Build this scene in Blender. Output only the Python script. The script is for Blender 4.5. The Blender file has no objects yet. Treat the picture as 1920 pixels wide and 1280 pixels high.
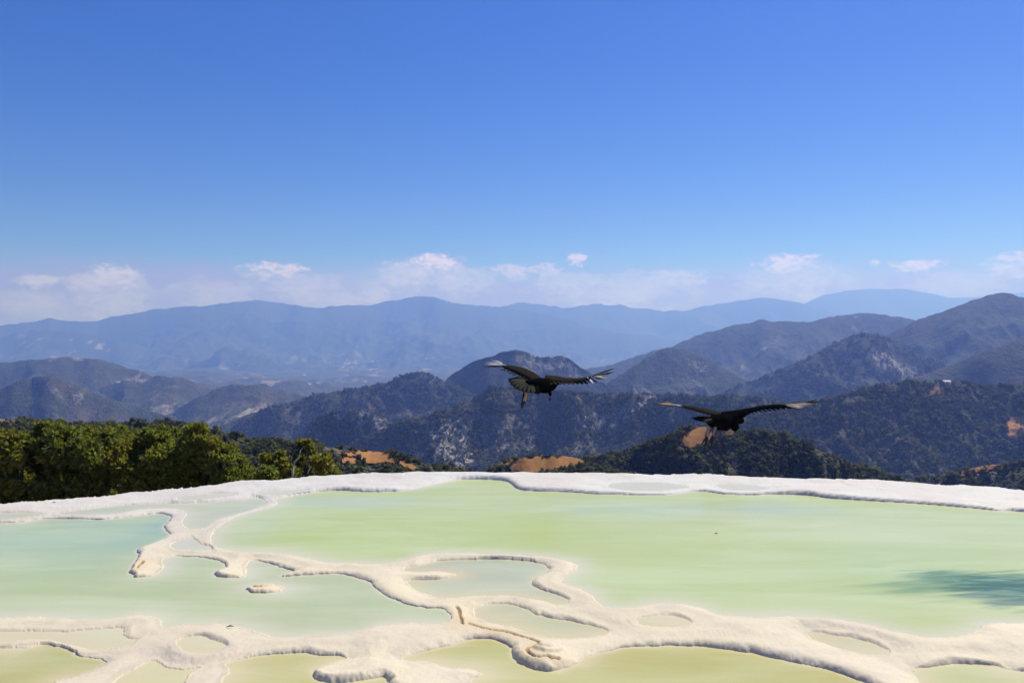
import bpy, math, random
import numpy as np
from mathutils import Vector, Matrix
R = math.radians
rng = np.random.default_rng(7)
random.seed(7)
C = bpy.context.scene.collection
scene = bpy.context.scene

# ------------------------------------------------------------------ camera, sky, sun, exposure
CAMZ, FPX, U0, V0 = 1.6, 1450.0, 960.0, 640.0      # eye height, focal length and centre in photo pixels
cam_d = bpy.data.cameras.new('camera'); cam = bpy.data.objects.new('camera', cam_d); C.objects.link(cam)
cam.location = (0, 0, CAMZ); cam.rotation_euler = (R(90), 0, 0)
cam_d.sensor_width = 36; cam_d.lens = 36*FPX/1920; cam_d.clip_start = .05; cam_d.clip_end = 80000
scene.camera = cam
SUN_EL, SUN_AZ = 52.0, 42.0                        # degrees; azimuth measured from the view direction to the right
scene.view_settings.view_transform = 'Standard'; scene.view_settings.look = 'None'
scene.view_settings.exposure = 0.24; scene.view_settings.gamma = 1; scene.view_settings.use_curve_mapping = False
scene.render.engine = 'CYCLES'
cy = scene.cycles
cy.use_denoising = True
cy.max_bounces = 6; cy.diffuse_bounces = 3; cy.glossy_bounces = 3; cy.transmission_bounces = 3
cy.transparent_max_bounces = 12; cy.volume_bounces = 1
cy.sample_clamp_indirect = 4

def N(nt, typ, ins=None, **props):
    n = nt.nodes.new(typ)
    for k, v in props.items(): setattr(n, k, v)
    if ins:
        for k, v in ins.items():
            s = n.inputs[k]
            if isinstance(v, bpy.types.NodeSocket): nt.links.new(v, s)
            else: s.default_value = v
    return n
def math_(nt, op, a, b=0.0, c=0.0, clamp=False):
    n = N(nt, 'ShaderNodeMath', {0: a, 1: b, 2: c}, operation=op); n.use_clamp = clamp
    return n.outputs[0]
def mixc(nt, f, a, b, blend='MIX'):
    n = nt.nodes.new('ShaderNodeMix'); n.data_type = 'RGBA'; n.blend_type = blend
    for i, v in ((0, f), (6, a), (7, b)):
        if isinstance(v, bpy.types.NodeSocket): nt.links.new(v, n.inputs[i])
        else: n.inputs[i].default_value = v if i == 0 else (tuple(v)+(1,))[:4]
    return n.outputs[2]
def ramp(nt, fac, stops, interp='LINEAR'):
    n = nt.nodes.new('ShaderNodeValToRGB'); n.color_ramp.interpolation = interp
    e = n.color_ramp.elements
    while len(e) > 1: e.remove(e[-1])
    e[0].position = stops[0][0]; e[0].color = (tuple(stops[0][1])+(1,))[:4]
    for p, c in stops[1:]:
        x = e.new(p); x.color = (tuple(c)+(1,))[:4]
    if fac is not None: nt.links.new(fac, n.inputs[0])
    return n.outputs[0]
g3 = lambda v: (v, v, v)

world = bpy.data.worlds.new('World'); scene.world = world; world.use_nodes = True
nt = world.node_tree; nt.nodes.clear()
sky = N(nt, 'ShaderNodeTexSky', sky_type='NISHITA', sun_disc=False, sun_elevation=R(SUN_EL), sun_rotation=R(SUN_AZ),
        altitude=1500, air_density=1.0, dust_density=0.3, ozone_density=3.0)
hsv = N(nt, 'ShaderNodeHueSaturation', {'Hue': .522, 'Saturation': 1.46, 'Value': 1.0, 'Color': sky.outputs[0]})
bg = N(nt, 'ShaderNodeBackground', {'Color': hsv.outputs[0], 'Strength': .087})
# cloud bank low over the horizon, all the way round
tc = N(nt, 'ShaderNodeTexCoord')
sep = N(nt, 'ShaderNodeSeparateXYZ', {0: tc.outputs['Generated']})
az = math_(nt, 'ARCTAN2', sep.outputs[0], sep.outputs[1])
el = math_(nt, 'ARCSINE', sep.outputs[2])
cv = N(nt, 'ShaderNodeCombineXYZ', {0: az, 1: math_(nt, 'MULTIPLY', el, 1.9), 2: 0.37})
n1 = N(nt, 'ShaderNodeTexNoise', {'Vector': cv.outputs[0], 'Scale': 16, 'Detail': 7, 'Roughness': .56}).outputs[0]
n2 = N(nt, 'ShaderNodeTexNoise', {'Vector': cv.outputs[0], 'Scale': 46, 'Detail': 9, 'Roughness': .58, 'Distortion': .45}).outputs[0]
n3 = N(nt, 'ShaderNodeTexNoise', {'Vector': cv.outputs[0], 'Scale': 5, 'Detail': 2}).outputs[0]
# height of the cloud tops along the horizon (photo row of the tops at each bearing)
tops = [(-400,520),(0,548),(70,512),(110,540),(150,520),(215,500),(262,514),(300,545),(380,508),(430,540),(470,498),(560,496),(590,522),(650,508),(715,492),(790,478),(840,480),(880,500),(960,498),(1010,500),(1060,502),(1100,522),(1180,502),(1300,506),(1370,530),(1425,488),(1475,476),(1530,490),(1640,492),(1740,490),(1830,505),(1900,478)]
stops = []
for u, v in tops[:32]:
    a = math.atan((u-U0)/FPX); e = math.atan((V0-v)/math.hypot(FPX, u-U0))
    stops.append(((a+1.0)/2.0, g3(e/.2)))
top = math_(nt, 'MULTIPLY', ramp(nt, math_(nt, 'MULTIPLY_ADD', az, .5, .5, clamp=True), stops), .2)
wob = math_(nt, 'MULTIPLY', math_(nt, 'SUBTRACT', n2, .5), .040)
below = math_(nt, 'SUBTRACT', math_(nt, 'ADD', top, wob), el)                 # >0 under the tops
edge = N(nt, 'ShaderNodeMapRange', {0: below, 1: -.002, 2: .005, 3: 0, 4: 1}, interpolation_type='SMOOTHSTEP').outputs[0]
body = N(nt, 'ShaderNodeMapRange', {0: n1, 1: .42, 2: .62, 3: .35, 4: .9}, interpolation_type='SMOOTHSTEP').outputs[0]
crown = N(nt, 'ShaderNodeMapRange', {0: below, 1: .004, 2: .030, 3: .55, 4: 0}).outputs[0]
crown = math_(nt, 'MULTIPLY', crown, N(nt, 'ShaderNodeMapRange', {0: n3, 1: .44, 2: .58, 3: .0, 4: 1.1}).outputs[0])
soft = N(nt, 'ShaderNodeMapRange', {0: below, 1: -.004, 2: .036, 3: 0, 4: 1}, interpolation_type='SMOOTHSTEP').outputs[0]
dens = math_(nt, 'MULTIPLY_ADD', edge, crown, math_(nt, 'MULTIPLY', soft, body), clamp=True)
haze_low = N(nt, 'ShaderNodeMapRange', {0: math_(nt, 'MULTIPLY_ADD', math_(nt, 'SUBTRACT', n1, .5), .05, el), 1: .060, 2: .108, 3: .94, 4: 0}, interpolation_type='SMOOTHSTEP').outputs[0]
cc = mixc(nt, N(nt, 'ShaderNodeMapRange', {0: n1, 1: .42, 2: .66, 3: 0, 4: 1}).outputs[0], (.60, .41, .82), (.90, .62, .96))
puff = math_(nt, 'MULTIPLY', soft, N(nt, 'ShaderNodeMapRange', {0: math_(nt, 'MULTIPLY_ADD', n1, .6, n2), 1: .82, 2: .95, 3: 0, 4: .75}, interpolation_type='SMOOTHSTEP').outputs[0])
cc = mixc(nt, puff, cc, (1.08, .86, 1.08))
cc = mixc(nt, crown, cc, (1.35, 1.14, 1.28))
cc = mixc(nt, math_(nt, 'SUBTRACT', 1.0, dens, clamp=True), cc, (.58, .36, .84))
dens = math_(nt, 'MAXIMUM', dens, haze_low)
# single cumulus heads standing out of the band: photo column, row, half width, half height, strength
PUFFS = [(75,521,30,7,.9),(215,511,40,13,.95),(165,526,34,12,.75),(205,560,56,17,.6),(515,502,54,9,.95),(815,489,46,11,1),(765,502,52,14,.7),(865,515,62,13,.6),(705,550,26,11,.6),
 (1080,482,18,7,.9),(1028,503,24,10,.75),(962,503,36,8,.8),(1070,522,54,12,.6),(1270,514,58,9,.7),(1475,488,54,11,.9),(1480,510,84,16,.5),(1720,494,40,7,.9),(1638,491,10,4,.8),(1905,488,44,14,.8),(570,524,60,15,.5),(640,560,60,13,.45),(1800,520,80,14,.4),(60,560,60,13,.45),(1180,536,70,14,.45),(420,540,50,12,.4)]
n4 = N(nt, 'ShaderNodeTexNoise', {'Vector': cv.outputs[0], 'Scale': 95, 'Detail': 6, 'Roughness': .62, 'Distortion': .25}).outputs[0]
wn = math_(nt, 'MULTIPLY_ADD', math_(nt, 'SUBTRACT', n4, .5), 6.0, math_(nt, 'MULTIPLY', math_(nt, 'SUBTRACT', n2, .5), 3.0))
acc = None
for (u, v, ru, rv, st) in PUFFS:
    a0 = math.atan((u-U0)/FPX); rr_ = math.hypot(FPX, u-U0); e0 = math.atan((V0-v)/rr_)
    dx = math_(nt, 'MULTIPLY_ADD', az, FPX*rr_/FPX/ru, -a0*rr_/ru)
    dy = math_(nt, 'MULTIPLY_ADD', el, rr_/rv, -e0*rr_/rv)
    dy = math_(nt, 'MAXIMUM', dy, math_(nt, 'MULTIPLY', dy, .45))
    d2 = math_(nt, 'ADD', math_(nt, 'MULTIPLY', dx, dx), math_(nt, 'MULTIPLY', dy, dy))
    pm = math_(nt, 'MULTIPLY', N(nt, 'ShaderNodeMapRange', {0: math_(nt, 'ADD', d2, wn), 1: 2.1, 2: -.1, 3: 0, 4: 1}, interpolation_type='SMOOTHSTEP').outputs[0], st*.9)
    acc = pm if acc is None else math_(nt, 'MAXIMUM', acc, pm)
cc = mixc(nt, acc, cc, (1.55, 1.18, 1.55))
dens = math_(nt, 'MAXIMUM', dens, acc)
bgc = N(nt, 'ShaderNodeBackground', {'Color': cc, 'Strength': .72})
mxs = N(nt, 'ShaderNodeMixShader', {0: math_(nt, 'MULTIPLY', dens, .92), 1: bg.outputs[0], 2: bgc.outputs[0]})
out = N(nt, 'ShaderNodeOutputWorld', {0: mxs.outputs[0]})

sd = bpy.data.lights.new('sun', 'SUN'); sun = bpy.data.objects.new('sun', sd); C.objects.link(sun)
sd.energy = 4.9; sd.angle = R(.53); sd.color = (1, .965, .91)
sdir = Vector((math.sin(R(SUN_AZ))*math.cos(R(SUN_EL)), math.cos(R(SUN_AZ))*math.cos(R(SUN_EL)), math.sin(R(SUN_EL))))
sun.rotation_euler = sdir.to_track_quat('Z', 'Y').to_euler(); sun.location = (30, 30, 60)

# ------------------------------------------------------------------ helpers
def tag(o, label=None, cat=None, group=None, kind=None):
    if label: o['label'] = label
    if cat: o['category'] = cat
    if group: o['group'] = group
    if kind: o['kind'] = kind
    return o
def empty(name, loc=(0, 0, 0)):
    o = bpy.data.objects.new(name, None); C.objects.link(o); o.location = loc; o.empty_display_size = .2
    return o
def link_mesh(name, me, mat=None, parent=None, smooth=True):
    o = bpy.data.objects.new(name, me); C.objects.link(o)
    if mat: me.materials.append(mat)
    if smooth: me.polygons.foreach_set('use_smooth', [True]*len(me.polygons))
    if parent:
        o.parent = parent; o.matrix_parent_inverse = Matrix.Translation(-parent.location)
    return o
def mesh_np(name, verts, faces):
    """verts (n,3), faces (m,3|4) numpy"""
    me = bpy.data.meshes.new(name)
    verts = np.asarray(verts, np.float32); faces = np.asarray(faces, np.int32)
    k = faces.shape[1]
    me.vertices.add(len(verts)); me.vertices.foreach_set('co', verts.ravel())
    me.loops.add(faces.size); me.loops.foreach_set('vertex_index', faces.ravel())
    me.polygons.add(len(faces)); me.polygons.foreach_set('loop_start', np.arange(0, faces.size, k, dtype=np.int32))
    me.update(calc_edges=True); me.validate()
    return me
def grid_faces(nr, nc):
    i = np.arange(nr*nc).reshape(nr, nc)
    return np.stack([i[:-1, :-1], i[:-1, 1:], i[1:, 1:], i[1:, :-1]], -1).reshape(-1, 4)
def fattr(me, name, arr, typ='FLOAT'):
    a = me.attributes.new(name, typ, 'POINT')
    if typ == 'FLOAT': a.data.foreach_set('value', np.asarray(arr, np.float32).ravel())
    else:
        c = np.ones((len(me.vertices), 4), np.float32); c[:, :3] = np.asarray(arr).reshape(-1, 3)
        a.data.foreach_set('color', c.ravel())

_perm = np.random.default_rng(3).random((256, 256)).astype(np.float32)
def vnoise(x, y):
    xi = np.floor(x).astype(np.int64); yi = np.floor(y).astype(np.int64)
    fx = (x-xi).astype(np.float32); fy = (y-yi).astype(np.float32)
    fx = fx*fx*fx*(fx*(fx*6-15)+10); fy = fy*fy*fy*(fy*(fy*6-15)+10)
    x0 = xi & 255; x1 = (xi+1) & 255; y0 = yi & 255; y1 = (yi+1) & 255
    a = _perm[y0, x0]; b = _perm[y0, x1]; c = _perm[y1, x0]; d = _perm[y1, x1]
    return (a+(b-a)*fx)*(1-fy)+(c+(d-c)*fx)*fy
def fbm(x, y, octv=4, gain=.5, ridged=False):
    s = 0; a = 1; t = 0
    for k in range(octv):
        n = vnoise(x*2**k+17.3*k, y*2**k+9.1*k)
        if ridged: n = 1-np.abs(2*n-1)
        s = s+a*n; t += a; a *= gain
    return s/t
def sstep(a, b, x):
    t = np.clip((x-a)/(b-a), 0, 1); return t*t*(3-2*t)

# ------------------------------------------------------------------ materials
def new_mat(name):
    m = bpy.data.materials.new(name); m.use_nodes = True; t = m.node_tree; t.nodes.clear()
    o = t.nodes.new('ShaderNodeOutputMaterial'); return m, t, o
def simple_mat(name, c1, c2, scale=20, rough=.8, bump=.2, spec=.3, dist=.01, sheen=0):
    m, t, o = new_mat(name)
    tcn = N(t, 'ShaderNodeTexCoord'); n = N(t, 'ShaderNodeTexNoise', {'Vector': tcn.outputs['Object'], 'Scale': scale, 'Detail': 5})
    b = N(t, 'ShaderNodeBump', {'Strength': bump, 'Distance': dist, 'Height': n.outputs[0]})
    p = N(t, 'ShaderNodeBsdfPrincipled', {'Base Color': mixc(t, n.outputs[0], c1, c2), 'Roughness': rough, 'Specular IOR Level': spec, 'Normal': b.outputs[0]})
    t.links.new(p.outputs[0], o.inputs[0]); return m

def travertine_mat():
    m, t, o = new_mat('travertine')
    pos = N(t, 'ShaderNodeTexCoord').outputs['Object']
    big = N(t, 'ShaderNodeTexNoise', {'Vector': pos, 'Scale': .9, 'Detail': 4, 'Roughness': .6}).outputs[0]
    mid = N(t, 'ShaderNodeTexNoise', {'Vector': pos, 'Scale': 5, 'Detail': 6, 'Roughness': .62}).outputs[0]
    fine = N(t, 'ShaderNodeTexNoise', {'Vector': pos, 'Scale': 70, 'Detail': 5, 'Roughness': .65}).outputs[0]
    v = N(t, 'ShaderNodeTexVoronoi', {'Vector': pos, 'Scale': 46}, feature='SMOOTH_F1').outputs[0]
    warm = N(t, 'ShaderNodeAttribute', attribute_name='warm').outputs['Fac']
    cr = N(t, 'ShaderNodeAttribute', attribute_name='crack').outputs['Fac']
    yel = N(t, 'ShaderNodeAttribute', attribute_name='yellow').outputs['Fac']
    c = mixc(t, warm, (.60, .575, .53), (.67, .58, .41))
    c = mixc(t, N(t, 'ShaderNodeMapRange', {0: big, 1: .45, 2: .7, 3: 0, 4: .55}).outputs[0], c, (.54, .455, .40))
    c = mixc(t, N(t, 'ShaderNodeMapRange', {0: mid, 1: .5, 2: .72, 3: 0, 4: .4}).outputs[0], c, (.46, .40, .32))
    c = mixc(t, N(t, 'ShaderNodeMapRange', {0: fine, 1: .3, 2: .55, 3: .22, 4: 0}).outputs[0], c, (.40, .33, .25))
    c = mixc(t, math_(t, 'MULTIPLY', yel, N(t, 'ShaderNodeMapRange', {0: mid, 1: .3, 2: .65, 3: .2, 4: .8}).outputs[0]), c, (.56, .39, .18))
    wet = N(t, 'ShaderNodeAttribute', attribute_name='wet').outputs['Fac']
    c = mixc(t, math_(t, 'MULTIPLY', wet, N(t, 'ShaderNodeMapRange', {0: mid, 1: .35, 2: .62, 3: .15, 4: .75}).outputs[0]), c, (.40, .345, .24))
    c = mixc(t, cr, c, (.16, .10, .045))
    h = math_(t, 'ADD', math_(t, 'MULTIPLY', fine, .55), math_(t, 'ADD', math_(t, 'MULTIPLY', v, .5), math_(t, 'MULTIPLY', mid, 2.0)))
    b = N(t, 'ShaderNodeBump', {'Strength': .2, 'Distance': .008, 'Height': h})
    p = N(t, 'ShaderNodeBsdfPrincipled', {'Base Color': c, 'Roughness': .72, 'Specular IOR Level': .3, 'Normal': b.outputs[0]})
    t.links.new(p.outputs[0], o.inputs[0]); return m
def water_mat():
    m, t, o = new_mat('milky_mineral_water')
    pos = N(t, 'ShaderNodeTexCoord').outputs['Object']
    col = N(t, 'ShaderNodeAttribute', attribute_name='tint').outputs['Color']
    tur = N(t, 'ShaderNodeAttribute', attribute_name='turbid').outputs['Fac']
    rip = N(t, 'ShaderNodeAttribute', attribute_name='ripple').outputs['Fac']
    mp = N(t, 'ShaderNodeMapping', {'Vector': pos, 'Rotation': (0, 0, R(-12)), 'Scale': (.55, 2.2, 1)})
    ss = N(t, 'ShaderNodeTexNoise', {'Vector': mp.outputs[0], 'Scale': 1.1, 'Detail': 5, 'Roughness': .55, 'Distortion': .8}).outputs[0]
    col = mixc(t, N(t, 'ShaderNodeMapRange', {0: ss, 1: .4, 2: .75, 3: 0, 4: .38}).outputs[0], col, (.62, .65, .44))
    wv = N(t, 'ShaderNodeTexNoise', {'Vector': mp.outputs[0], 'Scale': 9, 'Detail': 3}).outputs[0]
    mp2 = N(t, 'ShaderNodeMapping', {'Vector': pos, 'Rotation': (0, 0, R(-20)), 'Scale': (1.3, 6.5, 1)})
    w2 = N(t, 'ShaderNodeTexNoise', {'Vector': mp2.outputs[0], 'Scale': 2.2, 'Detail': 6, 'Distortion': 1.1}).outputs[0]
    hgt = math_(t, 'ADD', math_(t, 'MULTIPLY', wv, .004), math_(t, 'MULTIPLY', math_(t, 'MULTIPLY', w2, rip), .010))
    b = N(t, 'ShaderNodeBump', {'Strength': .6, 'Distance': 1.0, 'Height': hgt})
    col = mixc(t, math_(t, 'MULTIPLY', rip, N(t, 'ShaderNodeMapRange', {0: w2, 1: .48, 2: .66, 3: 0, 4: .5}).outputs[0]), col, (.28, .40, .26))  # paler streaks coloured into the painted shadow patch
    dif = N(t, 'ShaderNodeBsdfDiffuse', {'Color': col, 'Normal': b.outputs[0]})
    tr = N(t, 'ShaderNodeBsdfTransparent', {'Color': (.97, 1, .97, 1)})
    body = N(t, 'ShaderNodeMixShader', {0: tur, 1: tr.outputs[0], 2: dif.outputs[0]})
    fr = N(t, 'ShaderNodeFresnel', {'IOR': 1.33, 'Normal': b.outputs[0]})
    gl = N(t, 'ShaderNodeBsdfGlossy', {'Color': (1, 1, 1, 1), 'Roughness': .2, 'Normal': b.outputs[0]})
    mx = N(t, 'ShaderNodeMixShader', {0: math_(t, 'MULTIPLY', fr.outputs[0], .62), 1: body.outputs[0], 2: gl.outputs[0]})
    t.links.new(mx.outputs[0], o.inputs[0]); return m

# ------------------------------------------------------------------ travertine terrace and its pools
def to_ground(p, z=0.0):
    p = np.asarray(p, float); Y = (CAMZ-z)*FPX/np.maximum(p[..., 1]-V0, 5); X = (p[..., 0]-U0)/FPX*Y
    return np.stack([X, Y], -1)
def smooth_poly(pts, sub=3, closed=True):
    p = np.asarray(pts, float); n = len(p); o = []
    rngi = range(n) if closed else range(n-1)
    for i in rngi:
        if closed: a, b, c, d = p[i-1], p[i], p[(i+1) % n], p[(i+2) % n]
        else: a, b, c, d = p[max(i-1, 0)], p[i], p[i+1], p[min(i+2, n-1)]
        L = np.linalg.norm(c-b); k = max(1, min(sub*3, int(L/14)+1))
        for j in range(k):
            t = j/k
            o.append(.5*((2*b)+(-a+c)*t+(2*a-5*b+4*c-d)*t*t+(-a+3*b-3*c+d)*t**3))
    if not closed: o.append(p[-1])
    return np.array(o)

# (name of look, water level, greatest depth, lip height, tint linear rgb, outline traced along the shore)
POOLS = [
 dict(k='main', L=0.0, D=.65, lip=.040, tint=(.54,.60,.24), P=[(513,937),(546,929),(588,922),(634,920),(677,922),(726,922),(765,919),(795,912),(824,905),(857,899),(893,898),(939,900),(956,904),(964,912),(978,919),(1009,921),(1058,922),(1108,926),(1157,927),(1216,928),(1255,927),(1288,922),(1321,921),(1354,926),(1403,928),(1460,927),(1518,929),(1551,934),(1617,938),(1682,942),(1732,945),(1781,949),(1830,953),(1879,958),(1920,959),(2300,985),(2800,1080),(2700,1200),(2150,1175),(1920,1170),(1879,1169),(1853,1173),(1840,1183),(1814,1191),(1764,1194),(1722,1191),(1676,1182),(1633,1172),(1568,1163),(1502,1158),(1420,1157),(1354,1154),(1321,1142),(1288,1134),(1255,1131),(1222,1134),(1190,1140),(1157,1141),(1131,1139),(1114,1129),(1104,1116),(1085,1104),(1062,1098),(1050,1090),(1063,1078),(1080,1069),(1080,1059),(1058,1050),(1026,1045),(993,1043),(960,1040),(907,1038),(841,1037),(792,1041),(759,1049),(726,1056),(693,1057),(611,1054),(562,1043),(513,1036),(459,1034),(412,1027),(396,1014),(400,998),(415,984),(440,970),(470,960),(500,952),(520,944)]),
 dict(k='left', L=-0.02, D=.6, lip=.040, tint=(.50,.56,.31), P=[(0,981),(66,974),(131,973),(184,974),(230,970),(279,964),(308,963),(320,967),(315,978),(305,986),(312,995),(321,1001),(302,1012),(272,1024),(257,1031),(262,1039),(253,1053),(239,1072),(249,1080),(272,1080),(295,1075),(303,1063),(299,1053),(315,1044),(341,1043),(377,1045),(410,1050),(426,1058),(425,1066),(402,1075),(405,1081),(440,1083),(462,1080),(462,1062),(472,1050),(486,1050),(509,1056),(534,1065),(552,1070),(535,1077),(528,1081),(546,1080),(595,1076),(634,1075),(664,1081),(687,1088),(703,1100),(720,1113),(742,1122),(769,1132),(802,1138),(828,1139),(841,1145),(847,1157),(839,1167),(808,1169),(769,1168),(729,1171),(697,1178),(664,1188),(637,1192),(578,1194),(529,1195),(500,1190),(472,1181),(443,1173),(404,1168),(361,1169),(328,1174),(306,1176),(300,1164),(286,1157),(256,1155),(213,1161),(164,1162),(115,1158),(49,1156),(0,1158),(-400,1150),(-900,1110),(-1000,1030),(-400,985)]),
 dict(k='channel', L=-0.006, D=.10, lip=.025, tint=(.56,.57,.38), P=[(108,962),(131,958),(197,950),(262,945),(328,943),(359,943),(406,940),(459,936),(479,932),(494,937),(501,944),(481,952),(444,964),(410,973),(397,979),(388,988),(369,992),(350,989),(339,979),(344,969),(352,963),(346,957),(322,953),(275,953),(237,959),(200,964),(131,967)]),
 dict(k='strip', L=-0.005, D=.05, lip=.02, tint=(.57,.58,.40), P=[(-500,968),(-200,962),(0,961),(43,960),(88,963),(60,968),(0,975),(-200,990),(-500,1010)]),
 dict(k='lens1', L=.012, D=.02, lip=.012, tint=(.64,.62,.47), P=[(328,931),(380,926),(443,925),(427,930),(370,937),(335,937)]),
 dict(k='lens2', L=.012, D=.03, lip=.015, tint=(.64,.62,.47), P=[(480,923),(529,919),(572,916),(582,921),(546,926),(505,929)]),
 dict(k='hollow', L=-0.008, D=.04, lip=.03, tint=(.64,.62,.47), P=[(361,1005),(367,1013),(380,1020),(401,1023),(400,1030),(369,1032),(331,1029),(318,1024),(331,1014),(350,1008)]),
 dict(k='centre', L=-0.02, D=.22, lip=.048, tint=(.50,.53,.37), P=[(759,1064),(792,1058),(821,1052),(874,1049),(923,1048),(980,1051),(1004,1055),(1019,1059),(1029,1067),(1022,1074),(1003,1083),(993,1092),(1003,1102),(1026,1110),(1049,1117),(1064,1124),(1063,1131),(1042,1134),(1009,1126),(976,1121),(956,1118),(907,1117),(857,1118),(825,1118),(792,1110),(770,1098),(762,1089),(775,1087),(808,1086),(841,1083),(856,1077),(841,1073),(808,1071),(775,1072),(756,1069)]),
 dict(k='lower', L=-0.034, D=.16, lip=.048, tint=(.56,.55,.34), P=[(893,1140),(903,1134),(939,1132),(960,1133),(980,1139),(1003,1149),(1026,1157),(1058,1163),(1091,1169),(1124,1177),(1143,1184),(1138,1190),(1108,1195),(1075,1197),(1042,1196),(1009,1190),(983,1181),(956,1172),(923,1167),(900,1159),(889,1149)]),
 dict(k='puddle', L=-0.012, D=.02, lip=.03, tint=(.70,.64,.43), P=[(1190,1161),(1219,1156),(1249,1153),(1281,1159),(1299,1169),(1284,1174),(1239,1176),(1200,1170)]),
 dict(k='slot', L=-0.03, D=.06, lip=.040, tint=(.64,.59,.36), P=[(1518,1190),(1527,1186),(1545,1186),(1574,1192),(1617,1199),(1650,1210),(1672,1221),(1660,1227),(1633,1228),(1584,1221),(1545,1208),(1524,1199)]),
 dict(k='front', L=-0.042, D=.5, lip=.050, tint=(.56,.505,.19), P=[(422,1244),(448,1235),(501,1226),(563,1223),(602,1231),(633,1232),(648,1237),(622,1243),(597,1252),(582,1263),(592,1274),(622,1279),(685,1276),(718,1270),(727,1280),(728,1300),(800,1312),(862,1290),(884,1272),(897,1262),(872,1253),(847,1253),(820,1245),(789,1240),(762,1241),(752,1237),(779,1226),(806,1219),(847,1208),(880,1199),(916,1196),(931,1198),(946,1205),(960,1215),(956,1230),(964,1240),(993,1252),(1032,1258),(1058,1252),(1091,1241),(1105,1232),(1130,1223),(1163,1215),(1222,1211),(1288,1210),(1337,1214),(1386,1221),(1420,1225),(1486,1239),(1545,1253),(1584,1268),(1623,1283),(1680,1320),(1700,1400),(1650,1700),(200,1700),(380,1400),(410,1300),(423,1266),(432,1258),(429,1250)]),
 dict(k='corner', L=-0.038, D=.35, lip=.040, tint=(.52,.48,.19), P=[(0,1213),(17,1212),(50,1213),(72,1208),(92,1207),(117,1212),(142,1220),(147,1228),(160,1232),(192,1236),(200,1240),(184,1250),(158,1261),(130,1271),(100,1279),(50,1320),(-200,1350),(-600,1330),(-600,1220)]),
 dict(k='shelf', L=-0.03, D=.045, lip=.028, tint=(.70,.64,.43), P=[(-300,1186),(0,1182),(50,1181),(100,1182),(142,1183),(183,1180),(225,1177),(236,1180),(234,1192),(243,1198),(262,1200),(250,1207),(225,1212),(190,1217),(160,1216),(125,1206),(95,1199),(40,1198),(0,1203),(-300,1212)]),
 dict(k='basin', L=-0.02, D=.03, lip=.048, tint=(.70,.64,.43), P=[(328,1207),(340,1197),(360,1192),(381,1191),(400,1197),(418,1204),(427,1209),(422,1214),(404,1220),(377,1225),(351,1221),(335,1215)]),
 dict(k='cove', L=-0.04, D=.07, lip=.028, tint=(.68,.62,.34), P=[(285,1236),(300,1240),(321,1250),(354,1252),(380,1248),(362,1258),(346,1275),(330,1300),(200,1310),(215,1275),(245,1256),(268,1244)]),
 dict(k='east', L=-0.04, D=.3, lip=.048, tint=(.57,.57,.26), P=[(1711,1250),(1734,1247),(1762,1244),(1799,1241),(1846,1243),(1874,1247),(1893,1254),(1920,1257),(2200,1290),(2300,1500),(2200,1650),(1750,1650),(1738,1330),(1722,1277),(1708,1260)]),
 dict(k='rim1', L=.012, D=.02, lip=.012, tint=(.64,.62,.47), P=[(1147,906),(1196,904),(1239,905),(1288,911),(1290,914),(1255,918),(1222,921),(1173,919),(1137,912)]),
 dict(k='rim2', L=.012, D=.015, lip=.010, tint=(.64,.62,.47), P=[(1337,908),(1386,907),(1419,910),(1444,915),(1419,919),(1370,919),(1347,913)]),
]
ISLET = [(462,1104),(474,1098),(500,1096),(528,1098),(537,1102),(526,1108),(500,1111),(474,1110)]
EDGE = [(-1400,1120),(-500,985),(0,940),(40,937),(150,930),(240,921),(320,912),(400,905),(480,898),(560,893),(640,889),(740,886),(860,884),(980,884),(1100,885),(1200,886),(1300,887),(1380,889),(1450,892),(1530,895),(1600,898),(1690,901),(1750,906),(1830,911),(1920,918),(2400,960),(3400,1150)]
CRACKS = [[(857,1138),(862,1142),(864,1152),(866,1163),(869,1169)],[(880,1168),(895,1172),(920,1178),(945,1181),(965,1186),(980,1192),(995,1196),(1008,1203),(1011,1206)],[(986,1222),(988,1228),(998,1234),(1010,1236),(1020,1235)],[(1025,1234),(1032,1237),(1046,1236)],[(255,1069),(258,1064),(264,1060),(266,1056)],[(475,1102),(490,1103)],[(1011,1206),(1000,1214),(988,1219),(986,1224)]]

cols = np.concatenate([np.arange(-700, 0, 10), np.arange(0, 1920, 1.5), np.arange(1920, 2620, 10)])
rows_px = np.concatenate([np.arange(852, 1286, 1.4), np.arange(1286, 1560, 5)])
Yr = CAMZ*FPX/(rows_px-V0); Yr = np.concatenate([Yr, np.linspace(Yr[-1]-.15, -3, 16)])
YY, UU = np.meshgrid(Yr, cols, indexing='ij')
XX = (UU-U0)/FPX*np.maximum(YY, 2.5)
nr, nc = YY.shape
x = XX.ravel().astype(np.float32); y = YY.ravel().astype(np.float32)
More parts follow.
